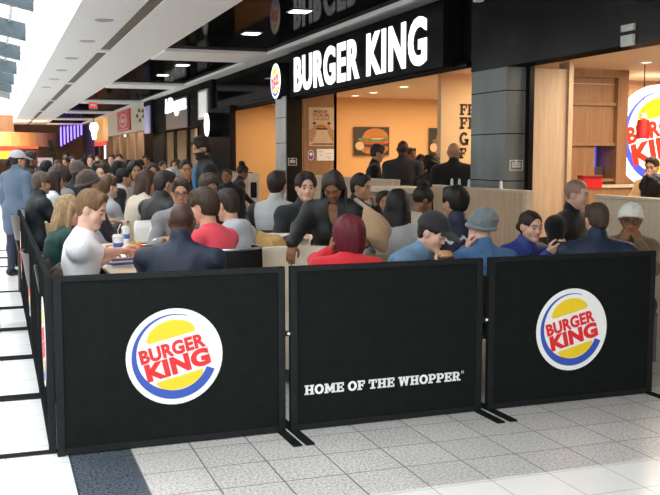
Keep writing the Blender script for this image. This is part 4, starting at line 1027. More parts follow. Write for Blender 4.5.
# amber front, lantern, blue-lit front
m = MB(); m.box(5.5, 5.8, 49.5, 56.5, 2.4, CZ); struct('wall_right_shop_amber', m, mat('amber_fascia', (.55, .30, .06), .5, emit=.35, ecol=(1, .5, .1), var=.2, scale=.6))
m = MB(); m.box(6.2, 6.3, 49.5, 56.5, 0, 3.0); m.box(5.8, 6.3, 49.5, 56.5, 2.4, 2.5); m.box(5.5, 5.7, 49.6, 50.6, 0, 2.4); m.box(5.5, 5.7, 53.4, 54.2, 0, 2.4); struct('wall_right_shop_red', m, mat('dark_red_wall', (.14, .03, .02), .6, var=.2, scale=1))
t = thing('shop_banner', 'red lit strip banner under the amber shop front', 'banner', (5.5, 53, 2.28))
b = MB(); b.box(-.05, 0, -3.2, 3.2, -.1, .12); b.build('strip', mat('red_strip', (.6, .03, .02), .5, emit=.5, ecol=(1, .08, .04)), t)
p = survey(94, 130, 50); t = thing('lantern', 'glowing white hanging lantern before the amber shop front', 'lamp', (p[0], p[1], p[2]))
b = MB(); b.lathe([(0, .4), (.18, .36), (.24, .1), (.15, -.1), (.09, -.5), (0, -.52)], n=20); b.build('shade', mat('lantern_glow', (1, .95, .85), .5, emit=3.5, ecol=(1, .9, .75)), t, True)
b = MB(); b.tube([(0, 0, .4), (0, 0, CZ - p[2])], .02, 6); b.build('cord', black_paint, t)
m = MB(); m.box(5.5, 5.8, 56.5, 64.3, 0, CZ); struct('wall_right_shop_blue', m, mat('dark_blue_wall', (.02, .018, .05), .4, var=.2))
for k in range(7):
    p = survey(61 + k * 3.4, 134 - k * .4, 58); b = MB(); b.box(-.05, .05, -.05, .05, -.75 + .09 * k, .42, bev=.02); b.tube([(0, 0, .42), (0, 0, CZ - p[2])], .01, 6); o = b.build('light_tube', mat('blue_light', (.15, .12, .8), .4, emit=2.2, ecol=(.22, .16, 1)), None, False, (p[0], p[1], p[2])); tag(o, f'{["first","second","third","fourth","fifth","sixth","seventh"][k]} blue light tube from the left at the far end', 'light', 'hanging blue light tubes')

# ------------------------------------------------------------------ far end and left side
m = MB(); m.box(-5, 6, 64.3, 64.6, 0, 4.2); struct('wall_far', m, mat('far_wall_dark', (.07, .03, .015), .7, var=.2, scale=.5))
m = MB(); m.lathe([(6.2, 2.2), (6.2, 3.0), (6.0, 3.05), (5.8, 3.05), (5.8, 2.2)], (-2.0, 64.2, 0), 32, 'Z', PI, 2 * PI); struct('wall_far_bulkhead', m, wood_mid)
m = MB(); m.box(-5, 1.2, 63.0, 64.3, 3.1, 4.2); struct('wall_far_soffit', m, wood_mid)
t = thing('kiosk_sign', 'red glowing sign band across the far kiosk', 'sign', (.5, 62.6, 2.16))
b = MB(); b.box(-4.5, 2.1, -.1, 0, -.05, .07); b.build('band', mat('red_glow', (.7, .04, .02), .5, emit=1.2, ecol=(1, .12, .05)), t)
b = MB(); b.box(-4.5, 2.1, -.05, 0, -.95, -.05); b.build('board', mat('kiosk_dark', (.05, .008, .006), .4, var=.2), t)
t = thing('menu_board', 'small red and yellow lit board at the far left', 'sign', (*survey(7, 150, 57)[:2], 1.95))
b = MB(); b.mi = 0; b.box(-.45, .45, -.05, 0, .02, .5); b.mi = 1; b.box(-.45, .45, -.05, 0, -.5, .0); b.build('board', [Ered, mat('amber_lit', (.7, .35, .02), .4, emit=.5, ecol=(1, .5, .03))], t)
t = thing('notice_stand', 'pink and white notice board standing before the far kiosk', 'sign', (*survey(43, 165, 40)[:2], 0))
b = MB(); b.box(-.4, .4, -.03, .03, .55, 1.55, bev=.01); b.build('board', mat('pink_white', (.75, .55, .55), .6, var=.1), t)
b = MB(); b.box(-.3, .3, -.045, -.03, .9, 1.2); b.build('picture', mat('dark_print', (.12, .06, .1), .6, var=.3), t)
b = MB(); b.box(-.35, .35, -.15, .15, 0, .03); b.tube([(0, 0, .03), (0, 0, .56)], .03, 8); b.build('foot', black_metal, t)
p = survey(51, 150, 45); t = thing('potted_tree', 'dark green conical tree in a pot before the far kiosk', 'plant', (p[0], p[1], 0))
b = MB(); b.lathe([(0, 0), (.26, 0), (.32, .5), (.28, .5), (.26, .45), (0, .45)], n=18); b.build('pot', dark_wood, t, True)
b = MB(); g = random.Random(4)
for k in range(700):
    z = .6 + 1.75 * g.random() ** 1.2; r = (2.45 - z) * .33 * math.sqrt(g.random()); a = g.random() * 6.28; x, y = r * math.cos(a), r * math.sin(a); L = .12; a2 = g.random() * 6.28; dx, dy = math.cos(a2) * L, math.sin(a2) * L
    b.add([(x, y, z), (x + dx * .5 - dy * .25, y + dy * .5 + dx * .25, z + .03), (x + dx, y + dy, z - .02), (x + dx * .5 + dy * .25, y + dy * .5 - dx * .25, z + .03)], [(0, 1, 2, 3)])
b.build('foliage', mat('dark_foliage', (.015, .05, .02), .6, var=.3), t)
b = MB(); b.tube([(0, 0, .45), (0, 0, 1.9)], .03, 8); b.build('trunk', dark_wood, t)
t = thing('exit_sign', 'small red hanging sign below the black ceiling panels', 'sign', (*survey(93, 105, 35.2)[:2], survey(93, 105, 35.2)[2]))
b = MB(); b.box(-.15, .15, -.03, .03, -.13, .13, bev=.01); b.build('board', mat('exit_red', (.6, .06, .06), .5, emit=.4, ecol=(1, .1, .1)), t)
b = MB(); b.box(-.09, .09, -.034, -.03, -.04, .04); b.build('mark', wht, t)
b = MB(); b.tube([(-.1, 0, .13), (-.1, 0, CZ - survey(93, 105, 35.2)[2] - .03)], .008, 6); b.tube([(.1, 0, .13), (.1, 0, CZ - survey(93, 105, 35.2)[2] - .03)], .008, 6); b.build('rod', steel, t)
m = MB(); m.box(-5.15, -5, -4, 64.5, 0, 7.2); struct('wall_left', m, mat('left_wall', (.6, .6, .58), .7, var=.03))

# ------------------------------------------------------------------ the black barrier screens
LOGOM = {}
def barrier(p0, p1, label, art=None, inner=False, feet=(1, 1), group='black barrier screens', outward=1):
    """from p0 to p1 (floor points); its printed side is on the right hand of p0 -> p1 turned clockwise"""
    dx, dy = p1[0] - p0[0], p1[1] - p0[1]; L = math.hypot(dx, dy); a = math.atan2(dy, dx)
    t = thing('barrier', label, 'barrier', (p0[0], p0[1], 0), a, group)
    hgt = .972
    b = MB(); b.box(.035, L - .035, -.006, .006, .03, hgt - .02); pn = b.build('panel', panel_black, t)
    for x in (0, L - .042):
        b = MB(); b.box(x, x + .042, -.02, .02, .0, hgt, bev=.003); b.build('post', black_metal, t)
    for z0, z1, nm in ((hgt - .032, hgt, 'top_rail'), (.004, .04, 'bottom_rail')):
        b = MB(); b.box(.042, L - .042, -.016, .016, z0, z1, bev=.003); b.build(nm, black_metal, t)
    for k, x in enumerate((.021, L - .021)):
        if not feet[k]: continue
        b = MB(); b.box(x - .026, x + .026, -.30, .27, .0005, .011, bev=.002); b.build('foot', black_metal, t)
    if art == 'logo': badge(pn, frame((L / 2 + (-.01 if p0[0] > 2 else .0), -.0065, .478 if p0[0] > 2 else .497), (1, 0, 0), (0, 0, 1)), .27)
    if art == 'line':
        slab_text('HOME OF THE WHOPPER', frame((.088, -.0065, .208), (1, 0, 0), (0, 0, 1)), 1.03, .058, .0015, wht, pn)
        b = MB(); b.lathe([(.006, 0), (.009, 0), (.009, .0015), (.006, .0015), (.006, 0)], (1.131, -.008, .261), 12, 'Y'); b.build('registered_mark', wht, pn)
    return t
b0 = barrier((.265, 5.115), (1.545, 5.14), 'black barrier with round badge at the front left corner', 'logo', feet=(0, 1))
b1 = barrier((1.577, 5.142), (2.838, 5.168), 'middle front black barrier with a line of white lettering', 'line')
b2 = barrier((2.885, 5.17), (4.15, 5.185), 'right front black barrier with round badge', 'logo')
# the badge of the left corner screen sits a little left of the middle
# clamps that join the front screens
for x, y, lb in ((1.561, 5.12, 'small clamp with white bolt joining left and middle front barriers'), (2.862, 5.148, 'small clamp with white bolt joining middle and right front barriers')):
    t = thing('clamp', lb, 'clamp', (x, y, .585)); b = MB(); b.box(-.035, .035, -.008, .0, -.016, .016, bev=.003); b.build('plate', black_metal, t); b = MB(); b.lathe([(0, -.014), (.008, -.012), (.008, -.008), (0, -.008)], n=10, axis='Y'); b.build('bolt', wht, t)
pts = [(.245, 5.16)]
yy = 5.16
words_ = ['first', 'second', 'third', 'fourth', 'fifth', 'sixth', 'seventh', 'eighth', 'ninth']
xs = [.245, .25, .25, .25, .25, .25, .25, .25, .25, .25]
for i in range(9):
    if i in (5, 6): continue
    q0 = (xs[i], 5.17 + 1.315 * i); q1 = (xs[i + 1], 5.17 + 1.315 * (i + 1) - .035)
    barrier(q1, q0, f'{words_[i]} black barrier back from the front corner along the walkway', 'logo' if i in (0, 2, 4) else None)
# ------------------------------------------------------------------ people
BLK = (.03, .022, .018); BRN = (.10, .05, .025); DBR = (.045, .024, .014); LBR = (.27, .155, .075); JET = (.008, .007, .007)
def navy_print(v, c, e):
    q = (v - e['shc']) @ e['R2']
    m = (q[:, 1] < -.05) & (np.abs(q[:, 0]) < .16) & (np.abs(q[:, 2] + .06 + .012 * np.sin(q[:, 0] * 90) + .01 * np.sin(q[:, 0] * 41)) < .012)
    c[m] = (.55, .57, .6); return c
def vest_fn(colr):
    def fn(v, c, e):
        q = (v - e['shc']) @ e['R2']; m = np.abs(q[:, 0]) > .185; c[m] = colr; return c
    return fn
def seam_denim(v, c, e):
    q = (v - e['shc']) @ e['R2']
    c *= (1 + .16 * np.sin(v[:, 0] * 23 + 2 * np.sin(v[:, 2] * 17)) * np.sin(v[:, 2] * 21 + v[:, 1] * 14))[:, None]
    m = (q[:, 1] < -.02) & (np.abs(q[:, 2] + .07) < .006); c[m] *= .6
    return c
def puffer(v, c, e): return c
def stripe_sleeve(v, c, e): return c
P = person
# front row
P('white_tee', 'man in white t-shirt with short brown hair sitting at the front left corner', 92, 209, 6.3, 84, lean=4, head=(20, 12), eyes=False, hair='short', hcol=(.14, .075, .032), skin='light', curve=1.7, wid=1.08,
  top=dict(col=(.78, .79, .82), sleeve='short', t=.018, name='t_shirt', collar=.0, fold=.004), bottom=(.03, .04, .07), arms=dict(R=dict(w=survey(125, 251, 6.7), pole=(1, -.2, -.55), curl=.5), L=dict(w=survey(118, 252, 6.8), curl=.7)), res='fine')
P('navy_back', 'man in navy track top with shaved head, back to the barrier with round badge', 182, 221, 6.15, 4, lean=8, head=(12, -6), hair='buzz', hcol=(.04, .028, .022), skin='dark', scale=1.04, wid=1.16,
  top=dict(col=(.012, .019, .038), t=.022, mat='shell', collar=.045, fold=.004), res='fine')
P('coral', 'man in coral red shirt with brown hair turned to his left at the front table', 204, 206, 6.75, -58, lean=8, head=(8, -8), hair='thick', hcol=(.04, .022, .013), skin='fair', curve=1.5,
  top=dict(col=(.70, .065, .095), t=.017, name='shirt', collar=.0, fold=.004), bottom=(.03, .03, .05), res='fine')
P('grey_hood', 'man in pale grey hooded sweatshirt behind the coral red shirt', 227, 205, 7.5, -62, lean=6, head=(12, 6), hair='short', hcol=(.022, .015, .011), skin='fair', curve=1.5,
  top=dict(col=(.40, .42, .45), t=.024, hood=True, name='hoodie', collar=0, fold=.004), res='near')
P('bending', 'woman in black coat with braided hair standing and bending over the cream chairs', 333, 186, 7.0, 184, 'stand', lean=18, head=(40, 6), eyes=False, hair='braids', hcol=(.022, .014, .011), skin='brown', female=True, curve=.6, wid=1.15,
  top=dict(col=(.011, .0125, .013), t=.034, mat='shell', collar=.0, vneck=.13, long=True, name='coat', fold=.004), arms=dict(R=dict(w=survey(290, 247, 6.72), curl=.3, pole=(.5, -.6, .1), dir=(.1, .2, -1), pal=(0, -1, 0)), L=dict(w=survey(366, 232, 6.95), curl=.9, pole=(-.6, -.6, -.2), dir=(-.1, .5, -.7))), res='fine', bottom=(.012, .012, .014))
P('red_top', 'woman in red top with maroon hair, back to the middle barrier, hand at her cheek', 349, 236, 6.25, 6, lean=8, head=(10, -22), hair='bigbob', hcol=(.095, .006, .014), skin='brown', female=True, wid=1.25, curve=1.5,
  top=dict(col=(.50, .013, .022), t=.022, mat='cloth', name='sweater', collar=.0, fold=.004), arms=dict(L=dict(h=(-.13, .05, -.10), dir=(.12, .12, 1), curl=.5, pal=(1, .2, 0), pole=(-.7, .3, -.8))), res='fine')
P('long_locks', 'woman with long black hair in grey cardigan seen from behind', 398, 205, 7.6, 10, lean=9, head=(8, 8), hair='locks', hcol=JET, skin='brown', female=True,
  top=dict(col=(.33, .33, .32), t=.02, mat='knit', name='cardigan', collar=0), res='near')
P('bun_beige', 'woman with black hair piled in a bun wearing beige, beside the long black hair', 423, 200, 8.8, 62, lean=14, head=(26, 10), hair='topbun', hcol=(.014, .009, .008), skin='brown', female=True,
  top=dict(col=(.45, .38, .29), t=.02, mat='knit', name='cardigan', collar=0), res='near')
P('cap_denim', 'person in dark cap and pale denim jacket bending over a burger', 433, 232, 6.35, 118, lean=28, head=(24, 2), eyes=False, hair='short', hcol=(.02, .012, .01), skin='light', curve=1.2,
  top=dict(col=(.115, .20, .31), t=.022, name='denim_jacket', collar=.02, fold=.004, fn=seam_denim, inner=(.4, .4, .4)), hat=('cap', (.018, .019, .023)), arms=dict(L=dict(h=(-.055, .15, -.19), dir=(.3, .3, .6), curl=.8, pal=(.8, -.3, 0)), R=dict(h=(.055, .16, -.19), dir=(-.3, .3, .6), curl=.8, pal=(-.8, -.3, 0))), res='fine')
P('grey_beanie', 'person in slouchy grey knit hat and blue denim jacket, back to the right barriers', 480, 229, 6.7, -18, lean=12, head=(10, -18), hair='none', skin='light', curve=1.3, wid=1.08,
  top=dict(col=(.055, .135, .27), t=.022, name='denim_jacket', collar=.025, fold=.004, fn=seam_denim), hat=('slouch', (.145, .17, .185)), arms=dict(L='cheek'), res='fine')
P('blue_phone', 'woman in bright blue jacket with dark hair tied back looking up from a phone', 531, 226, 7.0, 153, lean=16, head=(8, 0), hair='bun', hcol=(.02, .011, .009), skin='light', female=True,
  top=dict(col=(.022, .038, .20), t=.024, mat='shell', name='jacket', collar=.02, inner=(.012, .012, .016)), arms=dict(R='phone', L='phone'), res='fine')
P('black_sweater', 'man with close cropped hair in black sweater against the pale wood wall', 577, 194, 8.0, 135, lean=6, head=(8, -14), hair='buzz', hcol=(.10, .07, .055), skin='light', scale=1.04, wid=1.25,
  top=dict(col=(.008, .008, .0085), t=.02, mat='knit', name='sweater', collar=.05, fold=.004), arms=dict(L='lap', R='lap'), res='fine')
P('navy_right', 'man in navy jacket with short brown hair, back to the right front barrier', 597, 220, 6.8, 8, lean=8, head=(12, -14), hair='short', hcol=(.055, .033, .020), skin='fair', wid=1.14,
  top=dict(col=(.012, .022, .052), t=.024, mat='shell', name='jacket', collar=.045, fold=.004), res='fine')
P('white_hat', 'woman in white knit hat and glasses with both hands at her mouth', 631, 220, 7.4, 192, lean=10, head=(4, 4), hair='none', skin='brown', female=True,
  top=dict(col=(.14, .095, .05), t=.026, mat='knit', name='coat', collar=.03), hat=('knit', (.74, .73, .68)), arms=dict(L='mouth', R='mouth'), glasses=True, res='fine')
P('navy_print', 'man with thick black hair in navy jacket with white pattern across the back', 455, 202, 7.5, -18, lean=8, head=(6, -16), hair='thick', hcol=JET, skin='tan',
  top=dict(col=(.014, .02, .042), t=.022, mat='shell', name='jacket', collar=.03, fn=navy_print), res='fine')
# second row, middle
P('grey_vest', 'man in grey vest with black sleeves sitting with his back to us by the column', 277, 185, 9.0, 16, lean=5, hair='short', hcol=(.024, .015, .011), skin='fair',
  top=dict(col=(.36, .37, .37), t=.026, name='vest', collar=.02, fn=vest_fn((.012, .012, .014))), res='near', scale=1.05)
P('smiling', 'smiling young man with dark hair in dark jacket, facing us below the column', 306, 187, 8.35, 168, lean=8, head=(4, 0), hair='thick', hcol=(.018, .012, .01), skin='light',
  top=dict(col=(.015, .016, .018), t=.024, collar=.03), res='near', scale=1.03)
P('dark_talker', 'man with black hair in dark jacket facing right behind the standing woman', 361, 187, 9.2, 118, lean=8, head=(8, 0), hair='short', hcol=JET, skin='tan',
  top=dict(col=(.012, .012, .013), t=.024, collar=.03), arms=dict(L='mouth'), res='near')
P('white_scarf', 'small woman with brown hair and white scarf facing us left of the grey cardigan', 385, 202, 10.0, 178, lean=10, hair='bob', hcol=(.03, .017, .011), skin='tan', female=True,
  top=dict(col=(.62, .62, .60), t=.03, mat='knit', collar=.06, name='scarf_sweater'), res='mid', scale=.95)
P('staff_black', 'man in black suit standing and facing right beside the burger poster', 378, 153, 14.4, 92, 'stand', lean=2, head=(16, 0), hair='thick', hcol=BLK, skin='tan', top=dict(col=(.008, .008, .009), collar=.02), res='mid', bottom=(.01, .01, .011))
P('suit_back', 'tall man in charcoal suit standing with his back to us before the orange wall', 403, 149, 14.0, 6, 'stand', lean=2, hair='buzz', hcol=(.02, .013, .01), skin='dark', top=dict(col=(.028, .027, .031), collar=.02, t=.03), res='mid', bottom=(.02, .02, .022), wid=1.1)
P('suit_behind', 'man mostly hidden behind the tall man in charcoal suit', 411, 155, 16.2, 150, 'stand', lean=2, hair='short', hcol=BLK, skin='brown', top=dict(col=(.02, .02, .022)), res='far')
P('grey_facing', 'woman with dark hair in grey brown top facing us right of the charcoal suit', 421, 162, 15.0, 178, 'stand', lean=4, hair='bob', hcol=BLK, skin='brown', female=True, top=dict(col=(.14, .10, .075), mat='knit'), res='mid', scale=.95)
P('dark_hair_far', 'person with curly black hair in dark clothes left of the bald man', 432, 164, 13.5, 40, 'stand', lean=4, hair='afro', hcol=JET, skin='dark', top=dict(col=(.015, .014, .016)), res='mid', scale=.95)
P('bald', 'bald man in black standing with his back to us before the lettered tan wall', 454, 152, 12.5, 10, 'stand', lean=2, head=(-4, 6), hair='none', skin='tan', top=dict(col=(.007, .007, .008), t=.028, collar=.02), res='mid', wid=1.12, bottom=(.01, .01, .01))
P('inside_right', 'man with dark hair in tan shirt leaning on his hand before the huge lit sign', 652, 167, 11.2, 222, 'stand', lean=12, head=(10, 0), hair='short', hcol=(.02, .012, .01), skin='tan', top=dict(col=(.45, .29, .13), name='shirt'), arms=dict(R='mouth'), res='near')
P('inside_dark', 'person with round black hair seen from behind above the right cream partition', 652, 190, 9.5, 10, lean=3, hair='afro', hcol=JET, skin='dark', top=dict(col=(.03, .03, .035)), res='mid', scale=1.05)
# left side
P('bearded', 'bearded man in black suit and blue shirt standing above the left tables', 201, 148, 11.0, -112, 'stand', lean=2, head=(14, -6), hair='thick', hcol=(.015, .01, .008), skin='tan', beard=(.018, .012, .01, .95),
  top=dict(col=(.009, .009, .011), t=.03, mat='cloth', name='suit_jacket', collar=.02, inner=(.03, .14, .33)), bottom=(.01, .01, .012), res='near')
P('denim_walker', 'woman in grey cap and long denim coat with dark ponytail standing at far left', 18, 160, 12.6, 22, 'stand', lean=2, head=(4, 30), hair='pony', hcol=(.03, .018, .012), skin='fair', female=True,
  top=dict(col=(.10, .14, .20), t=.032, name='denim_coat', long=True, collar=.03), hat=('cap', (.42, .43, .44)), res='mid', bottom=(.03, .04, .07))
P('red_cap', 'man in black jacket standing behind the woman in denim coat', 31, 160, 13.6, 60, 'stand', lean=2, hair='short', hcol=BLK, skin='brown', top=dict(col=(.01, .01, .011), t=.03), res='mid', scale=.95)
P('navy_jacket_left', 'man with grey brown hair in dark jacket sitting sideways by the walkway barriers', 42, 183, 11.0, 55, lean=3, head=(8, 0), hair='thick', hcol=(.085, .06, .045), skin='tan',
  top=dict(col=(.014, .018, .024), t=.03, mat='shell', collar=.03), res='near', curve=1.3)
P('white_jacket', 'woman with long dark hair in white jacket beside the man in dark jacket', 55, 180, 11.8, 60, lean=10, hair='long', hcol=(.028, .015, .011), skin='fair', female=True, top=dict(col=(.62, .64, .66), t=.03, mat='shell'), res='mid')
P('blond', 'woman with long light brown hair and dark green top behind the man in white t-shirt', 69, 210, 7.9, 62, lean=6, head=(14, 10), hair='long', hcol=(.30, .19, .10), skin='light', female=True, top=dict(col=(.008, .05, .042), t=.02, name='sweater', collar=0), res='near', curve=1.4)
P('brown_hat', 'person in dark brown knit hat between the light brown hair and the cream coat', 89, 184, 9.4, 40, lean=10, hair='short', hcol=DBR, skin='fair', hat=('beanie', (.065, .045, .035)), top=dict(col=(.025, .02, .03), t=.028), res='mid')
P('cream_coat', 'woman with long brown hair in cream coat sitting at the second table', 147, 182, 10.2, 58, lean=8, head=(10, 14), hair='long', hcol=(.055, .027, .016), skin='fair', female=True, top=dict(col=(.56, .49, .39), t=.034, mat='knit', name='coat', collar=.02), res='near', curve=1.4)
P('black_jacket_left', 'man with black hair in black jacket sitting right of the cream coat', 165, 184, 9.4, 40, lean=8, head=(12, 14), hair='short', hcol=BLK, skin='tan', top=dict(col=(.016, .017, .019), t=.032, mat='shell', collar=.03), res='near', curve=1.3)
P('glasses', 'man with dark glasses facing us behind the shaved head', 181, 193, 8.5, 172, lean=8, head=(6, 0), hair='short', hcol=BLK, skin='tan', glasses=True, top=dict(col=(.2, .2, .21), t=.02), res='near')
P('behind_coral', 'person with dark brown hair just behind the coral red shirt', 209, 187, 8.9, 150, lean=8, head=(24, 0), hair='thick', hcol=(.045, .03, .02), skin='tan', top=dict(col=(.03, .03, .03), t=.024), res='mid')
P('white_hair', 'person with pale grey hair facing left behind the black jacket', 172, 178, 12.3, -150, lean=8, hair='thick', hcol=(.38, .38, .40), skin='light', top=dict(col=(.04, .04, .045)), res='mid')
P('pillar', 'man in black standing in front of the far dark column', 227, 176, 13.0, 190, 'stand', lean=2, hair='crop', hcol=JET, skin='brown', top=dict(col=(.009, .009, .01), t=.028), bottom=(.01, .01, .01), res='mid', scale=.87)
P('orange_room', 'woman with piled black hair in black standing before the orange room', 243, 172, 14.5, 70, 'stand', lean=10, head=(20, 0), hair='topbun', hcol=JET, skin='brown', female=True, top=dict(col=(.012, .012, .014)), arms=dict(L='table'), res='mid', scale=.88)
P('standing_shop', 'dark haired person near the black shop front behind the white papers', 186, 170, 13.5, 160, lean=6, hair='short', hcol=BLK, skin='tan', top=dict(col=(.03, .028, .028)), res='far', scale=1.05)
# the crowd further back on the left
crowd = [
 (60, 176, 12.6, 30, 'fur', 'person with brown curly hair behind the white jacket', 'afro', (.06, .04, .03), 'fair', (.25, .25, .26)),
 (78, 171, 13.5, 20, '', 'person with grey brown knitted hat in the crowd above the light brown hair', 'beanie', (.10, .075, .06), 'fair', (.02, .02, .02)),
 (103, 174, 12.0, 200, '', 'dark haired person in black facing us left of the cream coat', 'short', BLK, 'fair', (.012, .012, .014)),
 (109, 187, 10.6, 50, '', 'person with pale face and white collar beside the brown knit hat', 'short', BRN, 'light', (.35, .35, .38)),
 (118, 170, 14.3, 10, '', 'person in black seen from behind above the cream coat', 'short', JET, 'tan', (.01, .01, .012)),
 (135, 171, 13.4, 150, '', 'woman with black hair facing left above the cream coat shoulder', 'bob', JET, 'tan', (.30, .27, .22)),
 (91, 161, 19.0, 180, '', 'left one of the pale faces below the amber shop front', 'short', BRN, 'light', (.02, .02, .02)),
 (98, 161, 19.5, 180, '', 'person in dark red below the amber shop front', 'crop', BRN, 'light', (.16, .015, .02)),
 (112, 160, 20.0, 190, '', 'person with pale face left of the white shirt below the cream shop', 'short', BRN, 'light', (.1, .1, .1)),
 (119, 160, 19.0, 170, '', 'person in white shirt below the cream shop front', 'short', DBR, 'light', (.6, .6, .6)),
 (66, 163, 20.0, 200, '', 'dark person far back near the conical tree', 'short', BLK, 'tan', (.03, .025, .025)),
 (73, 161, 23.0, 170, '', 'person in pale top far back below the blue tubes', 'bob', BLK, 'light', (.4, .38, .36)),
 (83, 165, 17.0, 20, '', 'person in black far back seen between two pale faces', 'short', JET, 'brown', (.012, .012, .012)),
 (58, 166, 18.0, 150, '', 'person with orange scarf far back beside the notice board', 'long', DBR, 'tan', (.35, .14, .06)),
 (128, 166, 17.0, 10, '', 'dark haired person far back below the cream shop door', 'short', JET, 'tan', (.03, .03, .035)),
 (140, 166, 16.5, 190, '', 'person in dark top far back beside the black shop column', 'short', JET, 'tan', (.02, .02, .022)),
 (153, 172, 14.5, 170, '', 'person in brown behind the long brown hair of the cream coat', 'bob', DBR, 'tan', (.12, .07, .045)),
 (163, 167, 17.6, 140, '', 'person with dark hair far back below the black shop window', 'short', BLK, 'tan', (.08, .06, .06)),
 (176, 166, 16.0, 200, '', 'person in grey far back below the script sign', 'bob', DBR, 'fair', (.16, .14, .14)),
 (70, 178, 14.0, 30, '', 'dark haired person in grey behind the long light brown hair', 'short', JET, 'tan', (.10, .10, .11)),
 (97, 168, 15.6, 10, '', 'person with long black hair seen from behind in the far left crowd', 'long', JET, 'tan', (.02, .018, .018)),
 (124, 178, 12.5, 70, '', 'person with black hair and white sleeve left of the cream coat', 'short', JET, 'tan', (.55, .53, .5)),
 (107, 164, 21.0, 20, '', 'dark haired person far back between the pale faces and the white shirt', 'bob', JET, 'tan', (.02, .02, .025)),
 (87, 158, 26.0, 10, '', 'dark figure standing far back under the glowing lantern', 'short', JET, 'brown', (.015, .015, .018)),
 (66, 157, 28.0, 180, '', 'small dark figure far back below the blue tubes', 'short', JET, 'tan', (.03, .02, .02)),
 (146, 161, 20.0, 180, '', 'person in brown standing far back at the black shop column', 'short', DBR, 'tan', (.09, .05, .035)),
 (47, 168, 16.5, 20, '', 'person with black hair in black near the notice board', 'afro', JET, 'dark', (.012, .012, .014)),
]
for i, (px, py, d, yaw, k_, lb, hs, hcl, sk, tc) in enumerate(crowd):
    hat = ('beanie', hcl) if hs == 'beanie' else None
    P('crowd%d' % i, lb, px, py, d, yaw, 'sit' if py > 168 else 'stand', lean=6, hair='short' if hat else hs, hcol=hcl, skin=sk, hat=hat, top=dict(col=tc, t=.026), res='far' if d > 12.2 else 'mid', female=hs in ('bob', 'long'), scale=1.0, group='crowd at the far tables')

# ------------------------------------------------------------------ chairs under the seated
def make_chair(label, loc, rz, seat, style='wood', dz=0):
    w, fr = (chair_wood, chair_wood) if style == 'wood' else (dark_wood, dark_wood)
    t = thing('chair', label, 'chair', (loc[0], loc[1], 0), rz, 'light wood café chairs' if style == 'wood' else 'dark café chairs')
    b = MB(); b.box(-.21, .21, -.2, .22, seat - .045, seat - .012, bev=.012); b.build('seat', w, t)
    for sx in (-1, 1):
        b = MB(); b.box(sx * .19 - .017, sx * .19 + .017, .175, .21, 0, seat - .045, bev=.004); b.build('leg', fr, t)
        b = MB(); b.tube([(sx * .19, -.20, 0), (sx * .195, -.19, seat - .03), (sx * .195, -.27, seat + .42)], [.016, .019, .014], 8); b.build('leg', fr, t)
    b = MB(); n = 8
    for zz0, zz1 in ((seat + .12, seat + .41),):
        vs = []
        for k in range(n + 1):
            x = -.19 + .38 * k / n; c = .03 * (1 - (x / .19) ** 2)
            for z in (zz0, zz1):
                y0 = -.205 - (z - seat) * .155 - c
                vs += [(x, y0, z), (x, y0 - .014, z)]
        fs = []
        for k in range(n):
            a = 4 * k; c = a + 4
            fs += [(a, c, c + 2, a + 2), (a + 1, a + 3, c + 3, c + 1), (a, a + 1, c + 1, c), (a + 2, c + 2, c + 3, a + 3)]
        fs += [(0, 2, 3, 1), (4 * n, 4 * n + 1, 4 * n + 3, 4 * n + 2)]
        b.add(vs, fs)
    b.build('backrest', w, t)
    return t
for k, q in list(PEOPLE.items()):
    if q['pose'] != 'sit' or not q['chair'] or k in ('red_top', 'coral'): continue
    if k.startswith('crowd') and int(k[5:]) not in (0, 1, 3): continue
    o = q['to_w']((0, q['pelz'][1] + .03, 0))
    make_chair(' '.join(('chair under the ' + q['label'].split(' sitting')[0]).split()[:15]).rstrip(','), o, q['rz'], q['seat'], 'wood' if k in ('cream_coat', 'black_jacket_left', 'brown_hat', 'long_locks', 'crowd3') else 'dark')

# cream tub chairs
def tub(label, loc, rz, occ=False, r=.40, h=.84):
    t = thing('tub_chair', label, 'armchair', (loc[0], loc[1], 0), rz, 'cream tub chairs')
    b = MB(); b.lathe([(r, .12), (r + .015, .5), (r + .03, h - .03), (r + .01, h), (r - .05, h), (r - .075, h - .03), (r - .085, .42), (r - .085, .12), (r, .12)], n=36, a0=PI * .92, a1=PI * 2.08); b.build('shell', cream_leather, t, True)
    b = MB(); b.lathe([(0, .12), (r - .09, .12), (r - .085, .38), (r - .1, .44), (0, .455)], n=30); b.build('seat_cushion', cream_leather, t, True)
    for a in (.25, .75, 1.25, 1.75):
        b = MB(); b.tube([(.25 * math.cos(a * PI), .25 * math.sin(a * PI), .0), (.24 * math.cos(a * PI), .24 * math.sin(a * PI), .13)], [.015, .022], 8); b.build('leg', dark_wood, t)
    return t
q = PEOPLE['red_top']; o = q['to_w']((0, q['pelz'][1] + .03, 0)); make_chair('chair under the woman in red top', o, q['rz'], q['seat'], 'dark')
p = survey(303, 268, 6.75); tub('cream tub chair nearest the middle barrier, under the reaching hand', (p[0], p[1]), -TH + PI - .1, h=.93, r=.37)
p = survey(272, 262, 7.9); tub('cream tub chair further back under the tan coat', (p[0], p[1]), -TH + PI + .15, h=.93)
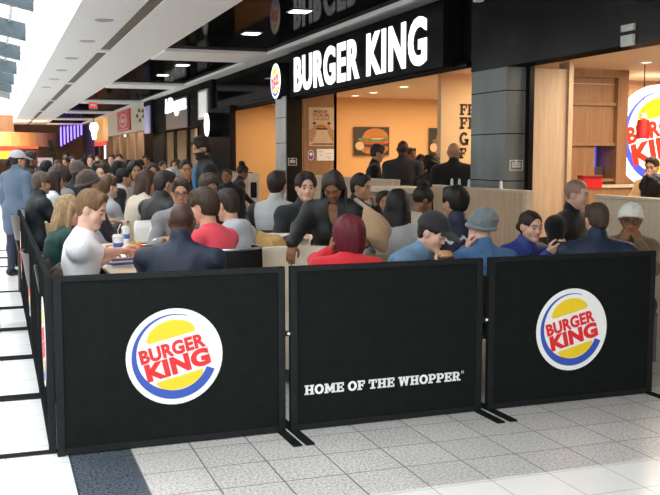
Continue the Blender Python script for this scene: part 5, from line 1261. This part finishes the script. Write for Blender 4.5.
# black chair with pale metal edge beside the grey hoodie
q = PEOPLE['coral']; o = q['to_w']((0, q['pelz'][1] + .0, 0))
t = thing('chair', 'black rounded chair with pale metal edge behind the coral red shirt', 'chair', (o[0], o[1], 0), q['rz'] + .12)
s_ = q['seat']
b = MB(); b.box(-.22, .22, -.2, .23, s_ - .05, s_ - .012, bev=.015); b.build('seat', black_metal, t)
b = MB(); b.lathe([(.245, s_ + .04), (.26, s_ + .36), (.255, s_ + .48), (.24, s_ + .48), (.23, s_ + .36), (.225, s_ + .04), (.245, s_ + .04)], (0, -.06, 0), 20, 'Z', PI * 1.1, PI * 1.9); b.build('backrest', black_metal, t, True)
b = MB(); b.tube([(.252 * math.cos(a), -.06 + .252 * math.sin(a), s_ + .485) for a in np.linspace(PI * 1.1, PI * 1.9, 14)], .009, 8); b.build('edge', steel, t, True)
for sx in (-1, 1):
    for y in (-.18, .2):
        b = MB(); b.tube([(sx * .2, y, 0), (sx * .19, y, s_ - .04)], .012, 8); b.build('leg', steel, t)

# ------------------------------------------------------------------ tables and what stands on them
def table(label, x, y, w, l, rz=0., h=.76, mt=None, legs='post'):
    t = thing('table', label, 'table', (x, y, 0), rz, None)
    b = MB(); b.box(-w / 2, w / 2, -l / 2, l / 2, h - .03, h, bev=.008); b.build('top', mt or wood_cream, t)
    for yy in ((-l / 4, l / 4) if l > 1.3 else (0,)):
        b = MB(); b.tube([(0, yy, .02), (0, yy, h - .03)], .035, 12); b.build('post', black_metal, t)
        b = MB(); b.lathe([(0, .03), (.2, .022), (.24, .0), (0, 0)], (0, yy, 0), 24); b.build('foot', black_metal, t, True)
    return t
TZ = .80
TX, TY = 1.03, 7.5
table('long light table at front left covered with meal trays', TX, TY, .62, 2.7, 0, TZ)
table('second light table on the left before the cream coat', 1.62, 9.3, .7, .9, 0, .78)
table('table before the woman with long black hair', 3.05, 7.55, .62, .55, -.1, .76)
table('table under the burger between cap and grey knit hat', 3.02, 6.08, .62, .42, 0, .76)
cup_m = mat('paper_cup', (.78, .79, .8), .5, var=.02); cup_b = mat('cup_blue', (.05, .12, .42), .5, var=.04); lid_m = mat('lid_plastic', (.7, .73, .76), .25); straw_m = mat('straw', (.75, .62, .5), .4)
def cup(label, x, y, z, r=.045, h=.15, straw=True):
    t = thing('paper_cup', label, 'cup', (x, y, z), random.random(), 'paper cups on the left table')
    b = MB(); b.mi = 0; b.lathe([(0, .002), (r * .74, .0), (r * .84, h * .36)], n=20); b.lathe([(r * .92, h * .66), (r, h), (r * 1.04, h + .004), (r * .97, h + .004), (0, h)], n=20); b.mi = 1; b.lathe([(r * .84, h * .36), (r * .92, h * .66)], n=20); b.build('cup', [cup_m, cup_b], t, True)
    b = MB(); b.lathe([(r * 1.05, h), (r * 1.06, h + .012), (r * .9, h + .016), (r * .85, h + .026), (0, h + .026)], n=20); b.build('lid', lid_m, t, True)
    if straw: b = MB(); b.tube([(.005, 0, h * .5), (.0, 0, h + .06), (.03, .01, h + .11)], .004, 7); b.build('straw', straw_m, t)
def onz(px, py, z):
    d = _fw + (px - 330) / F * _rt - (py - 247.5) / F * _up; k = (z - CAMH) / d[2]; return d[0] * k, d[1] * k
x, y = onz(116, 253, TZ); cup('large blue patterned cup nearest the man in white t-shirt', x + .02, y - .0, TZ, .047, .13)
x, y = onz(126, 244, TZ); cup('tall blue and white cup with a lid and straw at the table centre', x, y, TZ, .038, .14)
x, y = onz(155, 243, TZ); cup('blue and white cup right of the white paper bag', x, y, TZ, .05, .12, False)
x, y = onz(145, 241, TZ); t = thing('paper_bag', 'white paper bag standing on the left table', 'bag', (x, y, TZ), .1)
b = MB()
vs = [(-.09, -.05, 0), (.09, -.05, 0), (.09, .05, 0), (-.09, .05, 0), (-.10, -.052, .13), (.095, -.05, .135), (.10, .05, .13), (-.095, .052, .135), (-.085, -.03, .20), (.09, -.035, .185), (.085, .03, .2), (-.09, .035, .19)]
b.add(vs, [(0, 3, 2, 1), (0, 1, 5, 4), (1, 2, 6, 5), (2, 3, 7, 6), (3, 0, 4, 7), (4, 5, 9, 8), (5, 6, 10, 9), (6, 7, 11, 10), (7, 4, 8, 11)]); b.build('bag', mat('white_paper', (.82, .81, .78), .7, var=.03), t)
tray_m = mat('tray_brown', (.12, .04, .03), .5); paper = mat('tray_paper', (.75, .72, .66), .7, var=.08, scale=9)
def tray(label, px, py, rz, col):
    x, y = onz(px, py, TZ); t = thing('tray', label, 'tray', (x, y, TZ), rz, 'meal trays on the left table')
    b = MB(); b.box(-.17, .17, -.12, .12, .0, .008, bev=.003)
    for q in ((-.17, .17, -.12, -.11), (-.17, .17, .11, .12), (-.17, -.16, -.12, .12), (.16, .17, -.12, .12)): b.box(*q, .0, .022)
    b.build('tray', tray_m, t)
    b = MB(); b.box(-.14, .14, -.1, .1, .008, .010, rz=.05); b.build('liner', paper, t)
    return x, y
x, y = tray('tray with red box in front of the man in white t-shirt', 134, 256, .2, None)
t = thing('fries_box', 'red fries box lying on the tray', 'food box', (x + .02, y + .02, TZ + .011), .4)
b = MB(); b.add([(-.05, -.02, 0), (.05, -.02, 0), (.04, .02, 0), (-.04, .02, 0), (-.06, -.02, .06), (.06, -.02, .06), (.05, .025, .08), (-.05, .025, .08)], [(0, 3, 2, 1), (0, 1, 5, 4), (1, 2, 6, 5), (2, 3, 7, 6), (3, 0, 4, 7)]); b.build('box', red, t)
g = random.Random(2)
b = MB()
for k in range(26): xx, yy = g.uniform(-.04, .04), g.uniform(-.012, .016); b.box(xx - .004, xx + .004, yy - .004, yy + .004, .02, .075 + g.random() * .035)
o = b.build('fries', mat('fries', (.7, .45, .12), .6), t); o['kind'] = 'stuff'
x, y = tray('tray with wrapped food further along the left table', 158, 246, -.1, None)
t = thing('wrapped_burger', 'burger in crumpled paper on the further tray', 'food', (x, y, TZ + .011))
b = MB(); b.lathe([(0, 0), (.055, 0), (.06, .02), (.055, .045), (.03, .06), (0, .062)], n=14); b.build('wrapper', paper, t)
# blue and white printed box hanging over the table's near edge
x, y = onz(118, 266, TZ); t = thing('meal_box', 'blue and white printed meal box beside the white t-shirt', 'box', (x + .03, y + .02, TZ), .3)
b = MB(); b.mi = 0; b.box(-.1, .1, -.07, .07, 0, .07, bev=.006); b.mi = 1; b.box(-.101, .101, -.0715, .071, .012, .03); b.box(-.101, .101, -.0715, .071, .045, .058); b.build('box', [cup_m, cup_b], t)
# papers on the second table
t = thing('paper_sheets', 'white papers on the table below the bearded man', 'paper', (1.72, 9.3, .782), .2)
b = MB(); b.box(-.2, .1, -.15, .15, 0, .004); b.box(-.05, .22, -.1, .2, .004, .008, rz=.3); b.build('sheets', mat('white_paper', (.8, .8, .8), .6), t)
# tan coat on the further tub chair
q = survey(262, 228, 7.62); t = thing('coat', 'tan coat thrown over the further cream tub chair', 'coat', (q[0], q[1] + .05, .78))
f = Field((-.4, -.35, -.4), (.45, .35, .35), .011)
f.ell((0, 0, .06), (.22, .13, .15), None, .05); f.ell((.12, -.02, .0), (.15, .12, .14), rx(.3), .05); f.cone((.1, -.05, .06), (.32, -.1, -.16), .07, .04, .06); f.cone((-.1, -.04, .06), (-.2, -.1, -.2), .09, .07, .06); f.noise(.014, 24, 3, fold=True)
surf('coat', f, CLOTH, t, (.50, .30, .11))
# tan bag on the bending woman's arm
q = PEOPLE['bending']; p = survey(377, 226, 6.85); t = thing('shoulder_bag', 'tan cloth bag hanging from the bending woman\'s shoulder', 'bag', tuple(p))
f = Field((-.25, -.25, -.3), (.25, .25, .3), .009)
f.ell((.0, 0, -.04), (.088, .07, .165), ry(-.35), .05); f.cone((-.07, 0, .12), (.0, 0, -.02), .035, .08, .06); f.noise(.012, 22, 8, fold=True)
surf('pouch', f, CLOTH, t, (.40, .265, .15))
b = MB(); s0 = q['sh']['L'] - p; b.tube([(-.07, .0, .06), tuple(s0 * .6 + np.array([.0, -.08, .07])), tuple(s0 + np.array([-.02, -.05, .10])), tuple(s0 + np.array([-.0, .05, .10])), tuple(s0 * .5 + np.array([.05, .06, .03])), (.0, .02, .04)], .016, 8); b.build('strap', mat('tan_strap', (.42, .34, .26), .7), t, True)
# phone, burger
q = PEOPLE['blue_phone']; p = (q['hand']['L'] + q['hand']['R']) / 2 + np.array([0, 0, .035])
t = thing('phone', 'black phone held by the woman in blue jacket', 'phone', tuple(p), q['rz'])
b = MB(); b.box(-.036, .036, -.075, .075, -.005, .004, bev=.003); b.build('case', black_metal, t); b = MB(); b.box(-.032, .032, -.07, .07, .004, .005); b.build('screen', mat('phone_screen', (.02, .025, .03), .1), t)
q = PEOPLE['cap_denim']; p = (q['hand']['L'] + q['hand']['R']) / 2
t = thing('burger', 'half wrapped burger in the hands of the person in dark cap', 'burger', tuple(p), q['rz'])
b = MB(); b.lathe([(0, .05), (.03, .047), (.052, .03), (.056, .012), (.05, .006), (0, .006)], n=20); b.build('bun', mat('bun', (.5, .26, .09), .5, var=.08), t, True)
b = MB(); b.lathe([(0, .006), (.058, .006), (.06, -.008), (.056, -.012), (0, -.012)], n=20); b.build('patty', mat('patty', (.06, .025, .012), .7), t)
b = MB(); b.lathe([(0, -.012), (.058, -.012), (.062, -.035), (.05, -.06), (0, -.065)], n=9); b.build('wrapper', paper, t)
# food before the cap
x, y = onz(416, 266, .76); t = thing('open_wrapper', 'crumpled paper with food in front of the dark cap', 'food', (x + .05, y - .15, .762))
f = Field((-.14, -.14, -.02), (.14, .14, .09), .006); f.ell((0, 0, .02), (.085, .075, .035), None, .02); f.noise(.01, 60, 2, fold=True); f.cut((0, 0, 0), (0, 0, -1)); surf('paper', f, CLOTH, t, (.6, .42, .22))
# brown fur bag hung at the corner by the white t-shirt
p = survey(66, 276, 6.3); t = thing('bag', 'dark brown bag on the chair behind the man in white t-shirt', 'bag', tuple(p))
f = Field((-.2, -.2, -.2), (.2, .2, .2), .009); f.ell((0, 0, -.03), (.11, .08, .12), None, .03); f.noise(.012, 70, 6); surf('bag', f, KNIT, t, (.05, .035, .025))
# ------------------------------------------------------------------ light
w = bpy.data.worlds.new('sky'); SC.world = w; w.use_nodes = True
nt = w.node_tree; bg = nt.nodes['Background']
tc = nt.nodes.new('ShaderNodeTexCoord'); sp = nt.nodes.new('ShaderNodeSeparateXYZ'); cr = nt.nodes.new('ShaderNodeValToRGB')
nt.links.new(tc.outputs['Generated'], sp.inputs[0]); nt.links.new(sp.outputs['Z'], cr.inputs[0])
cr.color_ramp.elements[0].color = (.36, .36, .35, 1); cr.color_ramp.elements[1].position = .4; cr.color_ramp.elements[1].color = (.93, .97, 1.0, 1)
nt.links.new(cr.outputs[0], bg.inputs['Color']); bg.inputs['Strength'].default_value = SKY
def area(name, loc, size, power, col, rot=(0, 0, 0), sy=None):
    d = bpy.data.lights.new(name, 'AREA'); d.energy = power; d.color = col; d.size = size
    if sy: d.shape = 'RECTANGLE'; d.size_y = sy
    o = bpy.data.objects.new(name, d); COL.objects.link(o); o.location = loc; o.rotation_euler = rot; return o
warm = (1, .78, .52)
area('lamp_inner_row', (8.5, 16.2, 2.8), 3.5, 150 * WARM, warm, sy=4)
area('lamp_inner_counter', (7.5, 11.8, 2.8), 1.2, 50 * WARM, warm)
area('lamp_near_room', (7.6, 8.2, 2.70), 2.0, 118 * WARM, (1, .84, .64), sy=2.6)
area('lamp_recess', (9.2, 11.6, 2.75), 1.5, 50 * WARM, (1, .84, .64))
area('lamp_left_room', (7.2, 21.6, 2.9), 2.2, 80 * WARM, warm, sy=3)
area('fill_far_end', (1.0, 56.5, 3.4), 3, 700, (1, .66, .36), (math.radians(75), 0, 0))  # added warm fill that brightens the far bulkhead, no fitting of its own
area('lamp_shop', (6.4, 30, 2.85), 1., 220, (1, .85, .7), sy=8)
area('lamp_shop_wood', (6.0, 43, 2.85), .5, 60, (1, .8, .55), sy=10)
vs_ = SC.view_settings
SC.display_settings.display_device = 'sRGB'
vs_.view_transform = 'Standard'; vs_.look = 'None'; vs_.gamma = 1; vs_.use_curve_mapping = False
vs_.exposure = EXPO
